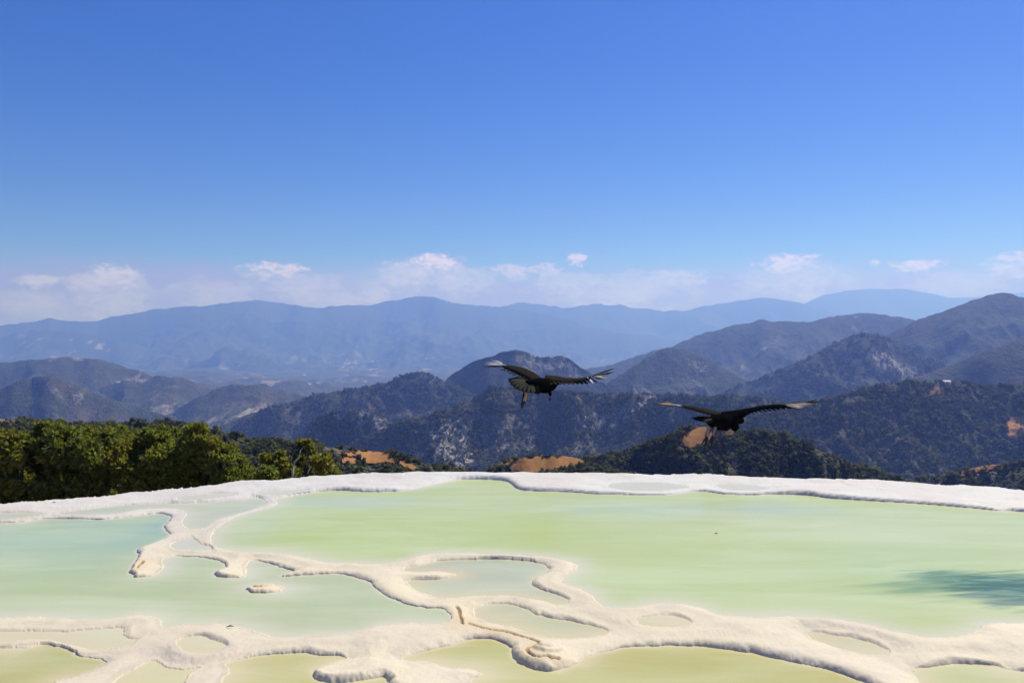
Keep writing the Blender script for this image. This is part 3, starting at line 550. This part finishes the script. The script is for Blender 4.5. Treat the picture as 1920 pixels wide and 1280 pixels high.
def bush_mesh(name, n, leaf, seed, sq=.75):
    r = np.random.default_rng(seed)
    # leaf-cluster quads spread through a few lobes
    lob = r.normal(0, .36, (7, 3)); lob[:, 2] = np.abs(lob[:, 2])*.9+.25; rad = r.uniform(.25, .5, 7)
    k = r.integers(0, 7, n); d = r.normal(0, 1, (n, 3)); d /= np.linalg.norm(d, axis=1)[:, None]
    c = lob[k]+d*(rad[k]*r.uniform(.55, 1.05, n)**.6)[:, None]; c[:, 2] = np.maximum(c[:, 2]*sq, .02)
    nn = d+r.normal(0, .5, (n, 3)); nn /= np.linalg.norm(nn, axis=1)[:, None]
    a = np.cross(nn, r.normal(0, 1, (n, 3))); a /= np.linalg.norm(a, axis=1)[:, None]; b = np.cross(nn, a)
    s = leaf*r.uniform(.6, 1.3, n)[:, None]
    v = np.stack([c-a*s-b*s*.5, c+a*s*.6-b*s*.8, c+a*s+b*s*.5, c-a*s*.5+b*s*.9], 1).reshape(-1, 3)
    me = mesh_np(name, v, np.arange(4*n).reshape(-1, 4)); fattr(me, 'vary', np.repeat(r.random(n), 4))
    return me
proto_coll = bpy.data.collections.new('scrub_prototypes')     # not linked to the scene: only instanced
for i in range(5):
    mt = M_scrub_dry if i == 4 else M_scrub
    bm_ = bush_mesh('scrub_bush', 260, .13, 50+i); bm_.materials.append(mt)
    proto_coll.objects.link(bpy.data.objects.new('scrub_bush', bm_))
M_scrub_far = leaf_mat('distant_scrub_leaves', (.10, .105, .06), (.19, .18, .115), (.19, .16, .12), trans=.3, rough=.9, spec=0.)
coarse_coll = bpy.data.collections.new('far_scrub_prototypes')
for i in range(4):
    bm_ = bush_mesh('far_bush', 46, .30, 80+i, sq=.85); bm_.materials.append(M_scrub_dry if i == 3 else M_scrub_far)
    coarse_coll.objects.link(bpy.data.objects.new('far_bush', bm_))
def scatter(name, H, n, size, coll, label, tmax=1.0, seed=0, barekeep=.03, gap=.45, u0=-60, u1=1980):
    r = np.random.default_rng(seed); X, Y, Z, U = H['X'], H['Y'], H['Z'], H['U']
    nr_, nc_ = X.shape
    i = r.uniform(0, nr_-1.001, n*3); j = r.uniform(0, nc_-1.001, n*3)
    # even spread over area: accept by quad size
    i0 = i.astype(int); j0 = j.astype(int)
    A = np.abs(X[i0, j0+1]-X[i0, j0])*np.hypot(Y[i0+1, j0]-Y[i0, j0], Z[i0+1, j0]-Z[i0, j0])
    ok = r.random(n*3) < A/np.percentile(A, 92)
    fi, fj = i-i0, j-j0
    def lerp(M): return (M[i0, j0]*(1-fi)+M[i0+1, j0]*fi)*(1-fj)+(M[i0, j0+1]*(1-fi)+M[i0+1, j0+1]*fi)*fj
    x_, y_, z_, u_, b_ = lerp(X), lerp(Y), lerp(Z), lerp(U), lerp(H['bare'])
    cl = fbm(x_/(size*7), y_/(size*7), 3)
    ok &= (r.random(n*3) > lerp(H['rock'])*.85*(fbm(x_/14, y_/14, 3) > .42)) & (r.random(n*3) > b_*(1-barekeep)*1.3) & (cl+r.normal(0, .08, n*3) > gap) & (u_ > u0) & (u_ < u1)
    k = np.nonzero(ok)[0][:n]
    pts = np.stack([x_, y_, z_-size*.06], -1)[k]
    me = bpy.data.meshes.new(name); me.vertices.add(len(pts)); me.vertices.foreach_set('co', pts.astype(np.float32).ravel())
    fattr(me, 'bsize', size*r.lognormal(0, .38, len(pts)))
    o = bpy.data.objects.new(name, me); C.objects.link(o); tag(o, label, kind='stuff')
    ng = bpy.data.node_groups.new(name+'_nodes', 'GeometryNodeTree')
    ng.interface.new_socket('Geometry', in_out='INPUT', socket_type='NodeSocketGeometry'); ng.interface.new_socket('Geometry', in_out='OUTPUT', socket_type='NodeSocketGeometry')
    gi = ng.nodes.new('NodeGroupInput'); go = ng.nodes.new('NodeGroupOutput')
    ci = N(ng, 'GeometryNodeCollectionInfo', {0: coll, 1: True, 2: True})
    rv = N(ng, 'FunctionNodeRandomValue', data_type='FLOAT_VECTOR'); rv.inputs[0].default_value = (-.15, -.15, 0); rv.inputs[1].default_value = (.15, .15, 6.28)
    na = N(ng, 'GeometryNodeInputNamedAttribute', {0: 'bsize'}, data_type='FLOAT')
    ip = N(ng, 'GeometryNodeInstanceOnPoints', {0: gi.outputs[0], 2: ci.outputs[0], 3: True, 5: rv.outputs[0]})
    ng.links.new(na.outputs[0], ip.inputs[6]); ng.links.new(ip.outputs[0], go.inputs[0])
    md = o.modifiers.new('scatter', 'NODES'); md.node_group = ng
    return o
scatter('hillside_scrub', H17, 22000, .58, proto_coll, 'low green scrub covering the slope behind the leafy trees', seed=1, gap=.36)
scatter('hillside_scrub', H16, 6000, .58, proto_coll, 'dark scrub around the orange bare knoll', seed=2, gap=.38, barekeep=.03)
scatter('hillside_scrub', H15, 26000, .72, proto_coll, 'mixed scrub covering the near hill in the centre right', seed=3, gap=.38)
scatter('hillside_scrub', H18, 9000, .85, proto_coll, 'scrub on the near slope at the far right', seed=4, gap=.40)
scatter('hillside_scrub', H13, 60000, 1.25, coarse_coll, 'dense scrub on the broad central mountainside', seed=5, gap=.42)
scatter('hillside_scrub', H14, 60000, 1.15, coarse_coll, 'brown-green scrub on the mountainside at the right', seed=6, gap=.42)
for nm, sz, cnt, s in (('rocky_bluff', 1.6, 9000, 7), ('hill.010', 1.9, 22000, 8), ('hill.009', 1.9, 16000, 9)):
    if nm in HILLS: scatter('hillside_scrub', HILLS[nm], cnt, sz, coarse_coll, {7: 'scrub over the dark rocky bluff left of centre', 8: 'scrub on the peaked hill with brown clearings', 9: 'scrub on the hill with the scree patch', 10: 'scrub on the pointed dark hill right of the flat-topped one', 11: 'scrub on the slope coming in from the right edge', 12: 'thin scrub on the flat-topped hill', 13: 'scrub on the steep hill with the landslip scar'}[s], seed=s, gap=.46)

# ------------------------------------------------------------------ leafy trees beyond the rim, left
M_leaf = leaf_mat('glossy_olive_leaves', (.075, .092, .018), (.26, .26, .042), (.27, .21, .035), trans=.48, rough=.5, spec=.4, scale=1.6)
M_bark = simple_mat('dark_bark', (.025, .02, .015), (.07, .06, .045), scale=14, rough=.85, bump=.5)
M_pale_bark = simple_mat('pale_bark', (.38, .35, .30), (.56, .53, .47), scale=14, rough=.85, bump=.5)
def at(u, v, Y): return np.array([(u-U0)/FPX*Y, Y, CAMZ+(V0-v)/FPX*Y])
def tube(pts, rad, seg=7):
    pts = np.asarray(pts, float); V_ = []; n = len(pts)
    for i in range(n):
        d = pts[min(i+1, n-1)]-pts[max(i-1, 0)]; d /= np.linalg.norm(d)+1e-9
        a = np.cross(d, (0.3, .2, 1) if abs(d[2]) < .9 else (1, 0, 0)); a /= np.linalg.norm(a); b = np.cross(d, a)
        for k in range(seg):
            th = 2*math.pi*k/seg; V_.append(pts[i]+(a*math.cos(th)+b*math.sin(th))*rad[i])
    F_ = [(i*seg+k, i*seg+(k+1) % seg, (i+1)*seg+(k+1) % seg, (i+1)*seg+k) for i in range(n-1) for k in range(seg)]
    V_ += [pts[0], pts[-1]]; c0 = n*seg
    F_ += [(c0, (k+1) % seg, k, k) for k in range(0)]
    return V_, F_
def join(parts):
    V_, F_ = [], []
    for v, f in parts:
        o = len(V_); V_ += [tuple(p) for p in v]; F_ += [tuple(i+o for i in q) for q in f]
    return V_, F_
def mesh_py(name, v, f):
    me = bpy.data.meshes.new(name); me.from_pydata([tuple(map(float, p)) for p in v], [], f); me.update(); return me
def leaves_mesh(name, centers, rads, n, L, W, r, up=.3):
    k = r.integers(0, len(centers), n)
    d = r.normal(0, 1, (n, 3)); d /= np.linalg.norm(d, axis=1)[:, None]
    c = centers[k]+d*(rads[k]*r.random(n)**.38)[:, None]*np.array([1, 1, .9])
    ax = d*.7+r.normal(0, .55, (n, 3))+np.array([0, 0, up]); ax /= np.linalg.norm(ax, axis=1)[:, None]
    sd_ = np.cross(ax, r.normal(0, 1, (n, 3))); sd_ /= np.linalg.norm(sd_, axis=1)[:, None]; nn = np.cross(ax, sd_)
    l = L*r.uniform(.65, 1.25, n)[:, None]; w = W*r.uniform(.8, 1.2, n)[:, None]
    b = c; tip = c+ax*l-nn*l*.12; m1 = c+ax*l*.5+sd_*w+nn*w*.35; m2 = c+ax*l*.5-sd_*w+nn*w*.35; mid = c+ax*l*.5
    v = np.stack([b, m1, tip, m2, mid], 1).reshape(-1, 3); o = (np.arange(n)*5)[:, None]
    f = np.stack([o+[0, 1, 4], o+[1, 2, 4], o+[4, 2, 3], o+[0, 4, 3]], 1).reshape(-1, 3)
    me = mesh_np(name, v, f); fattr(me, 'vary', np.repeat(np.clip(r.normal(.45, .3, n), 0, 1), 5)); return me
def leafy_tree(label, lobes, Y, base_u, n, seed, L=.075, W=.020, sparse=False, limbs=None):
    """lobes: (u, v, radius px) outline lobes of the crown"""
    r = np.random.default_rng(seed)
    cen, rad = [], []
    for (u, v, rp) in lobes:
        c = at(u, v, Y+r.uniform(-.5, .6)); R0 = rp/FPX*Y
        m = 30 if not sparse else 8
        for _ in range(m):
            d = r.normal(0, 1, 3); d /= np.linalg.norm(d); q = c+d*R0*r.uniform(.35, .82)*np.array([1, 1.1, .9])
            cen.append(q); rad.append(R0*r.uniform(.18, .34))
    cen = np.array(cen); rad = np.array(rad)
    base = np.array([(base_u-U0)/FPX*Y, Y+.3, -4.2-.22*(Y-9)])
    root = empty('leafy_tree', tuple(base)); tag(root, label, 'tree', 'leafy trees beyond the rim')
    parts = []
    topc = cen.mean(0); fork = base*.35+topc*.65; fork[2] = base[2]*.45+topc[2]*.55-.2
    trunk = [base, base*.6+fork*.4+np.array([.12, 0, 0]), fork]
    tv = tube(trunk, [.13, .10, .08])
    link_mesh('trunk', mesh_py('trunk', *tv), M_bark, root)
    for (u, v, rp) in lobes:
        e = at(u, v, Y+r.uniform(-.2, .3)); mid = fork*.5+e*.5+r.normal(0, .08, 3)
        parts.append(tube([fork, mid, e], [.055, .035, .014], 6))
        for _ in range(5):
            q = cen[r.integers(len(cen))]; parts.append(tube([e*.6+mid*.4, q*.6+e*.4+r.normal(0, .04, 3), q], [.016, .010, .004], 4))
    link_mesh('branches', mesh_py('branches', *join(parts)), M_bark, root)
    o = link_mesh('crown', leaves_mesh('crown', cen, rad, n, L, W, r), M_leaf, root, smooth=False); o['kind'] = 'stuff'
    if limbs:
        for pl, rr in limbs: link_mesh('bare_limb', mesh_py('bare_limb', *tube([at(*p) for p in pl], rr, 8)), M_pale_bark, root)['label'] = 'pale leafless limb'
    return root
leafy_tree('leftmost leafy green tree at the photo edge beyond the rim', [(-60,870,80),(15,846,42),(50,880,56),(-10,915,66),(30,935,50),(60,915,48),(0,890,50),(-130,860,80),(46,842,34),(-20,838,40),(30,880,44)], 10.2, -40, 40000, 101)
leafy_tree('tallest bushy tree with a knob of leaves on top, left', [(92,808,24),(112,832,42),(60,838,34),(150,838,36),(70,860,50),(140,880,62),(100,915,60),(140,920,50),(150,870,46),(95,885,50),(120,900,48),(75,836,30),(160,850,32)], 10.6, 110, 40000, 102)
leafy_tree('broad bushy tree third from the left edge', [(172,826,32),(215,838,44),(190,885,60),(245,895,58),(215,925,50),(175,915,50),(205,870,46),(160,870,40),(230,880,46),(200,910,50),(240,920,46),(246,842,36),(192,834,34),(150,846,30)], 10.9, 205, 42000, 103)
leafy_tree('round-topped leafy tree right of the broad one', [(258,832,30),(288,824,30),(330,830,36),(368,824,30),(300,865,56),(360,870,52),(320,905,50),(280,905,50),(250,900,45),(265,870,44),(330,880,50),(300,890,48),(370,895,46),(310,838,34),(392,848,30),(348,852,38)], 11.1, 320, 46000, 104)
leafy_tree('smaller leafy tree at the right end of the thick foliage', [(385,852,34),(405,850,26),(438,872,26),(430,905,36),(420,865,34),(400,895,46),(445,895,28)], 10.8, 405, 18000, 105)
leafy_tree('low leafy sapling between the thick trees and the sparse one', [(470,900,26),(500,892,18),(445,912,22)], 10.5, 470, 5200, 106)
leafy_tree('sparse small tree with a bare white limb beside the orange patch', [(575,838,20),(520,865,26),(560,870,28),(605,872,26),(535,895,30),(590,893,28),(500,890,24),(625,885,16)], 11.4, 560, 7600, 107, sparse=True,
    limbs=[([(549,905,10.9),(549,880,10.9),(552,866,10.9),(560,858,10.9),(563,845,10.9),(569,837,10.9)], [.020,.018,.014,.013,.011,.005]), ([(577,886,10.9),(584,873,10.9),(592,867,10.9)], [.007,.009,.003])])

# ------------------------------------------------------------------ far farm sheds: tiny pale boxes with roofs in the valley
M_wallp = simple_mat('whitewash', (.62, .60, .56), (.78, .76, .72), scale=1); M_roof = simple_mat('tin_roof', (.50, .50, .50), (.66, .65, .63), scale=1)
def hit_ground(u, v):
    best = None
    for H in HILLS.values():
        d = (H['U']-u)**2+((H['V']-v)*1.5)**2; k = np.unravel_index(np.argmin(d), d.shape)
        if d[k] < 60 and H['U'].shape: 
            c = (H['Y'][k], H['X'][k], H['Z'][k])
            if best is None or c[0] < best[0]: best = c
    return best
sheds = [(700,679,'pale shed highest in the valley centre'),(570,704,'lone white shed in the middle of the valley'),(222,716,'white shed on the broad hill at the left'),(1773,719,'white hut on the brown mountainside at the right')]
for (u, v, lb) in sheds:
    b = hit_ground(u, v)
    if not b: continue
    Yb, Xb, Zb = b; s = max(2.2, Yb*2.0/FPX)
    r_ = empty('farm_shed', (Xb, Yb, Zb)); tag(r_, lb, 'shed', 'pale farm sheds far off')
    w, d, hh = s*1.3, s, s*.8
    bx = [(-w, -d, -s), (w, -d, -s), (w, d, -s), (-w, d, -s), (-w, -d, hh), (w, -d, hh), (w, d, hh), (-w, d, hh)]
    o = mesh_py('wall', [(Xb+a, Yb+b_, Zb+c) for a, b_, c in bx], [(0,1,5,4),(1,2,6,5),(2,3,7,6),(3,0,4,7)]); link_mesh('wall', o, M_wallp, r_, smooth=False)
    e = s*.2; rf = [(-w-e,-d-e,hh),(w+e,-d-e,hh),(w+e,d+e,hh),(-w-e,d+e,hh),(-w-e,0,hh+s*.6),(w+e,0,hh+s*.6)]
    o = mesh_py('roof', [(Xb+a, Yb+b_, Zb+c) for a, b_, c in rf], [(0,1,5,4),(2,3,4,5),(0,4,3),(1,2,5),(0,3,2,1)]); link_mesh('roof', o, M_roof, r_, smooth=False)

# ------------------------------------------------------------------ vultures
M_black = simple_mat('black_plumage', (.003, .003, .003), (.008, .0075, .0065), scale=60, rough=.85, bump=.5, dist=.004, spec=0.)
M_cov = simple_mat('brown_grey_plumage', (.012, .011, .009), (.048, .043, .032), scale=38, rough=.85, bump=.8, dist=.006, spec=0.)
M_tailf = simple_mat('grey_tail_feather', (.028, .027, .020), (.065, .06, .046), scale=70, rough=.8, bump=.4, dist=.002, spec=0.)
M_white = simple_mat('white_feather', (.66, .62, .55), (.85, .82, .76), scale=60, rough=.6, bump=.3, dist=.002)
M_amber = simple_mat('tan_feather', (.42, .24, .08), (.62, .38, .15), scale=60, rough=.6, bump=.3, dist=.002)  # tan vanes for some primaries and a leg plume
M_shank = simple_mat('grey_pink_skin', (.22, .15, .12), (.38, .29, .24), scale=90, rough=.7, bump=.5, dist=.002)
M_claw = simple_mat('dark_claw', (.02, .018, .015), (.05, .04, .035), scale=60, rough=.45, bump=.2, dist=.001)
def feather(name, p0, p1, w0, mat, root, bend=.06, nrm=(0, -1, .4), seg=7):
    """tapered vane with a raised quill, closed and thin"""
    p0 = np.array(p0, float); p1 = np.array(p1, float); d = p1-p0; L = np.linalg.norm(d); d /= L
    nrm = np.array(nrm, float); s = np.cross(d, nrm); s /= np.linalg.norm(s)+1e-9; n = np.cross(s, d)
    V_, F_ = [], []
    for i in range(seg+1):
        t = i/seg; w = w0*(.35+1.1*t if t < .5 else .9)*(1 if t < .62 else max(.06, 1-((t-.62)/.38)**1.5)); 
        c = p0+d*L*t+n*L*bend*(t*t)
        V_ += [c-s*w*.62-n*.001, c+n*.0035*(1-t)+n*.001, c+s*w*.38-n*.001, c-n*.003]
    for i in range(seg):
        a = i*4; b = a+4
        F_ += [(a+k, a+(k+1) % 4, b+(k+1) % 4, b+k) for k in range(4)]
    F_ += [(3, 2, 1, 0), tuple(seg*4+k for k in range(4))]
    return link_mesh(name, mesh_py(name, V_, F_), mat, root)
def loft(rings, cap=True):
    seg = len(rings[0]); V_ = [p for r_ in rings for p in r_]
    F_ = [(i*seg+k, i*seg+(k+1) % seg, (i+1)*seg+(k+1) % seg, (i+1)*seg+k) for i in range(len(rings)-1) for k in range(seg)]
    if cap: F_ += [tuple(range(seg-1, -1, -1)), tuple((len(rings)-1)*seg+k for k in range(seg))]
    return V_, F_
def interp_line(pts, n):
    pts = np.asarray(pts, float); d = np.r_[0, np.cumsum(np.linalg.norm(np.diff(pts, axis=0), axis=1))]; t = np.linspace(0, d[-1], n)
    # catmull-like smoothing
    o = np.stack([np.interp(t, d, pts[:, k]) for k in range(3)], 1)
    for _ in range(2): o[1:-1] = .25*o[:-2]+.5*o[1:-1]+.25*o[2:]
    return o
def wing(root, lead, trail, thick, mat, n=16):
    A = interp_line(lead, n); B = interp_line(trail, n); rings = []
    for i in range(n):
        a, b = A[i], B[i]; c = b-a; L = np.linalg.norm(c)+1e-6; sp = A[min(i+1, n-1)]-A[max(i-1, 0)]
        up = np.cross(sp, c); up /= np.linalg.norm(up)+1e-9
        if up[2] < 0: up = -up
        th = thick*(1-.72*i/(n-1)); prof = [(0, 0), (.08, .5), (.28, .8), (.6, .45), (1, .04), (.6, -.12), (.28, -.2), (.08, -.28)]
        rings.append([a+c*q+up*th*w for q, w in prof])
    return link_mesh('wing', mesh_py('wing', *loft(rings)), mat, root), A, B
def body(root, pts, rad, mat, squash=.85):
    pts = interp_line(pts, 26); rr = np.interp(np.linspace(0, 1, 26), np.linspace(0, 1, len(rad)), rad); rings = []
    for i, p in enumerate(pts):
        d = pts[min(i+1, 25)]-pts[max(i-1, 0)]; d /= np.linalg.norm(d); s = np.cross(d, (0, 0, 1)); s /= np.linalg.norm(s); u = np.cross(s, d)
        rings.append([p+(s*math.cos(a)+u*math.sin(a)*squash)*rr[i] for a in np.linspace(0, 2*math.pi, 15)[:-1]])
    return link_mesh('body', mesh_py('body', *loft(rings)), mat, root)
def bird_leg(root, hip, ankle, toes, feathered=None):
    l = link_mesh('leg', mesh_py('leg', *tube([hip, (np.array(hip)+ankle)/2, ankle], [.022, .016, .013], 8)), M_shank, root)
    for tp in toes:
        m = (np.array(ankle)*.45+np.array(tp)*.55)+np.array([0, -.01, .006])
        t_ = link_mesh('toe', mesh_py('toe', *tube([ankle, m, tp], [.014, .012, .004], 6)), M_claw, l)
        t_.parent = l; t_.matrix_parent_inverse = l.matrix_basis.inverted()
def lerp3(a, b, t): return np.array(a)*(1-t)+np.array(b)*t

def fan_tail(root, apex, pts, mats, w):
    for p, m in zip(pts, mats): feather('tail_feather', apex, p, w, m, root, bend=.02, nrm=(.1, -1, .3))

# first vulture: seen from behind and below, tail fanned to the left
Yb = 10.4
P = lambda u, v, dy=0: at(u, v, Yb+dy)
v1 = empty('vulture', tuple(P(1015, 720))); tag(v1, 'upper left vulture flying away with fanned grey tail and dangling leg', 'vulture', 'vultures in flight')
body(v1, [P(985,716,-.12), P(1000,720,-.05), P(1017,723,.05), P(1032,722,.22), P(1040,719,.36), P(1043,716,.46), P(1046,716,.56), P(1047,717,.60)], [.03,.085,.125,.125,.09,.05,.055,.012], M_black)
feather('rump_plume', P(1012,726,-.06), P(1008,740,-.18), .05, M_black, v1)
feather('thigh_plume', P(1030,730,0), P(1031,744,-.04), .055, M_black, v1)
feather('thigh_plume', P(1020,730,-.04), P(1023,738,-.1), .075, M_black, v1)
w, A, B = wing(v1, [P(1012,706,.22), P(1002,699,.34), P(985,690,.46), P(966,686,.52), P(950,684,.55), P(938,684,.58)], [P(1006,722,-.02), P(995,717,.02), P(984,711,.14), P(968,701,.28), P(953,694,.40), P(941,688,.50)], .045, M_cov)
for i in range(9):
    t = i/8; a = lerp3(P(1004,716,.06), P(948,691,.44), t); e = lerp3(P(997,722,-.10), P(938,695,.28), t)
    feather('secondary_feather', a, e+np.array([0, 0, .004*(i % 2)]), .06, M_cov, v1, nrm=(0, -.5, 1))
tips = [(903,689),(906,686),(908,684),(911,681),(916,679),(922,676),(929,676),(936,678)]
for i, (u, v) in enumerate(tips): feather('primary_feather', P(952-i*1.2, 686-i*.5, .5), P(u, v, .42+.05*i), .020 if i > 2 else .024, M_white if i in (2, 3, 4, 5, 6) else (M_amber if i == 7 else M_cov), v1, bend=.05, nrm=(0, -.7, 1))
w, A, B = wing(v1, [P(1022,704,.24), P(1040,705,.30), P(1060,709,.26), P(1084,710,.16), P(1100,707,.08), P(1110,705,.04)], [P(1020,722,0), P(1042,718,.06), P(1062,718,.04), P(1082,717,-.02), P(1095,716,-.06), P(1104,713,-.06)], .045, M_cov)
for i in range(9):
    t = i/8; a = lerp3(P(1030,716,.06), P(1092,713,-.02), t); e = lerp3(P(1034,722,-.06), P(1102,721,-.14), t)
    feather('secondary_feather', a, e, .055, M_cov if i < 6 else M_black, v1, nrm=(0, -.6, 1))
pr = [((1098,708),(1107,719),M_black),((1101,707),(1113,720),M_white),((1105,706),(1121,719),M_black),((1108,706),(1127,717),M_white),((1110,706),(1133,712),M_black),((1112,706),(1140,711),M_amber),((1112,705),(1148,702),M_amber),((1112,705),(1154,698),M_black),((1111,704),(1155,691),M_black),((1112,706),(1131,707),M_white)]
for i, (a, b, m) in enumerate(pr): feather('primary_feather', P(a[0], a[1], .02), P(b[0], b[1], -.10-.01*i), .023, m, v1, bend=.05, nrm=(0, -1, .5))
fan_tail(v1, P(1000,716,-.05), [P(952,711,-.26), P(952,715,-.28), P(956,721,-.30), P(962,727,-.32), P(970,731,-.34), P(979,735,-.34), P(988,737,-.34), P(997,738,-.32), P(1005,739,-.30)], [M_black, M_tailf, M_tailf, M_tailf, M_tailf, M_tailf, M_tailf, M_tailf, M_black], .125)
bird_leg(v1, P(987,734,-.18), P(982,750,-.20), [P(978,767,-.22), P(981,763,-.24), P(985,758,-.22), P(977,759,-.18)])
feather('leg_plume', P(988,734,-.2), P(980,758,-.22), .05, M_amber, v1); feather('leg_plume', P(982,735,-.2), P(978,768,-.22), .036, M_black, v1)
bird_leg(v1, P(1030,738,.02), P(1031,746,0), [P(1031,753,-.02), P(1033,750,-.02), P(1029,750,0)])
# second vulture: lower right, feet hanging
Yb = 10.0
v2 = empty('vulture', tuple(P(1355, 785))); tag(v2, 'lower right vulture with long raised wing and both feet hanging', 'vulture', 'vultures in flight')
body(v2, [P(1322,786,-.10), P(1338,790,-.04), P(1356,791,.04), P(1374,789,.16), P(1384,787,.28), P(1388,788,.38), P(1390,789,.46), P(1390,790,.52)], [.03,.09,.13,.12,.08,.055,.055,.012], M_black)
for (a, b, ww) in [((1332,792),(1331,802),.06),((1345,796),(1350,806),.09),((1358,798),(1364,808),.09),((1372,796),(1378,810),.075),((1382,790),(1377,809),.08)]:
    feather('belly_plume', P(*a, -.05), P(*b, -.10), ww, M_black, v2)
w, A, B = wing(v2, [P(1352,774,.12), P(1369,771,.16), P(1388,768,.16), P(1406,766,.14), P(1425,762,.10), P(1444,759,.06), P(1460,758,.02), P(1474,759,0)], [P(1350,788,-.06), P(1391,789,-.02), P(1399,777,-.02), P(1412,772,-.04), P(1426,768,-.06), P(1444,766,-.08), P(1462,765,-.08), P(1478,765,-.08)], .05, M_black)
for i in range(10):
    t = i/9; a = lerp3(P(1396,772,-.02), P(1470,762,-.06), t); e = lerp3(P(1404,776,-.1), P(1481,767,-.14), t)
    feather('secondary_feather', a, e, .045, M_black, v2, nrm=(0, -.6, 1))
pr = [((1466,760),(1486,767),M_black),((1468,760),(1496,767),M_black),((1470,759),(1502,765),M_white),((1470,759),(1509,764),M_amber),((1471,759),(1516,760),M_white),((1472,759),(1528,757),M_amber),((1500,759),(1534,749),M_black),((1500,760),(1542,752),M_black)]
for i, (a, b, m) in enumerate(pr): feather('primary_feather', P(a[0], a[1], .0), P(b[0], b[1], -.04-.012*i), .021, m, v2, bend=.03, nrm=(0, -1, .5))
w, A, B = wing(v2, [P(1350,774,.14), P(1334,769,.24), P(1316,765,.32), P(1298,762,.38), P(1282,760,.42), P(1266,758,.46)], [P(1346,784,-.02), P(1332,779,.04), P(1316,774,.12), P(1299,768,.24), P(1282,763,.32), P(1267,760,.40)], .035, M_cov)
for i in range(8):
    t = i/7; a = lerp3(P(1342,778,.06), P(1286,764,.34), t); e = lerp3(P(1334,781,-.06), P(1276,765,.22), t)
    feather('secondary_feather', a, e, .05, M_cov, v2, nrm=(0, -.5, 1))
for i, (u, v) in enumerate([(1228,759),(1232,757),(1236,756),(1240,755),(1247,753),(1244,760),(1236,761)]):
    feather('primary_feather', P(1274-i*1.5, 760-i*.2, .40), P(u, v, .34+.03*i), .019, M_amber if i > 0 else M_black, v2, bend=.02, nrm=(0, -.7, 1))
feather('primary_feather', P(1292,763,.36), P(1262,758.5,.40), .022, M_white, v2, nrm=(0, -.7, 1))
fan_tail(v2, P(1345,785,-.02), [P(1296,783,-.22), P(1299,786,-.24), P(1305,781,-.22), P(1308,788,-.26), P(1317,790,-.28), P(1325,795,-.28)], [M_black, M_black, M_black, M_black, M_tailf, M_black], .06)
bird_leg(v2, P(1329,800,-.10), P(1325,818,-.14), [P(1315,834,-.20), P(1320,845,-.20), P(1325,834,-.20), P(1327,826,-.08)])
bird_leg(v2, P(1342,798,-.06), P(1336,817,-.12), [P(1328,833,-.18), P(1332,844,-.18), P(1337,834,-.18), P(1339,824,-.06)])

# ------------------------------------------------------------------ small litter on the terrace
def twig(u, v, z, L, ang, label, mat):
    g = to_ground((u, v), z); c = np.array([g[0], g[1], z+.006]); d = np.array([math.cos(ang), math.sin(ang), .06])*L/2
    o = link_mesh('fallen_leaf' if L < .05 else 'twig', mesh_py('twig', *tube([c-d, c+[0, .004, .004], c+d], [.001, .0045, .001], 6)), mat)
    tag(o, label, 'leaf' if L < .05 else 'twig')
twig(431, 1176, -.01, .045, .15, 'small dark leaf lying on the rim above the round basin', M_claw)
twig(101, 943, .045, .040, .1, 'tiny dark leaf on the white rim at the far left', M_claw)
twig(1343, 1001, .0, .028, .1, 'tiny brown leaf floating on the large green pool', M_claw)

# ------------------------------------------------------------------ haze over the valley
hb = mesh_py('haze', [(a, b, c) for c in (-562, 800) for b in (-2500, 12200) for a in (-24000, 24000)], [(2,3,1,0),(5,7,6,4),(1,5,4,0),(6,7,3,2),(4,6,2,0),(3,7,5,1)])
hm, t, o = new_mat('valley_haze')
pv = N(t, 'ShaderNodeVolumePrincipled', {'Color': (.235, .385, 1, 1), 'Absorption Color': (.60, .74, 1, 1), 'Density': 2.3e-4, 'Anisotropy': .3})
t.links.new(pv.outputs[0], o.inputs['Volume'])
hz = link_mesh('haze', hb, hm, smooth=False); tag(hz, kind='stuff')
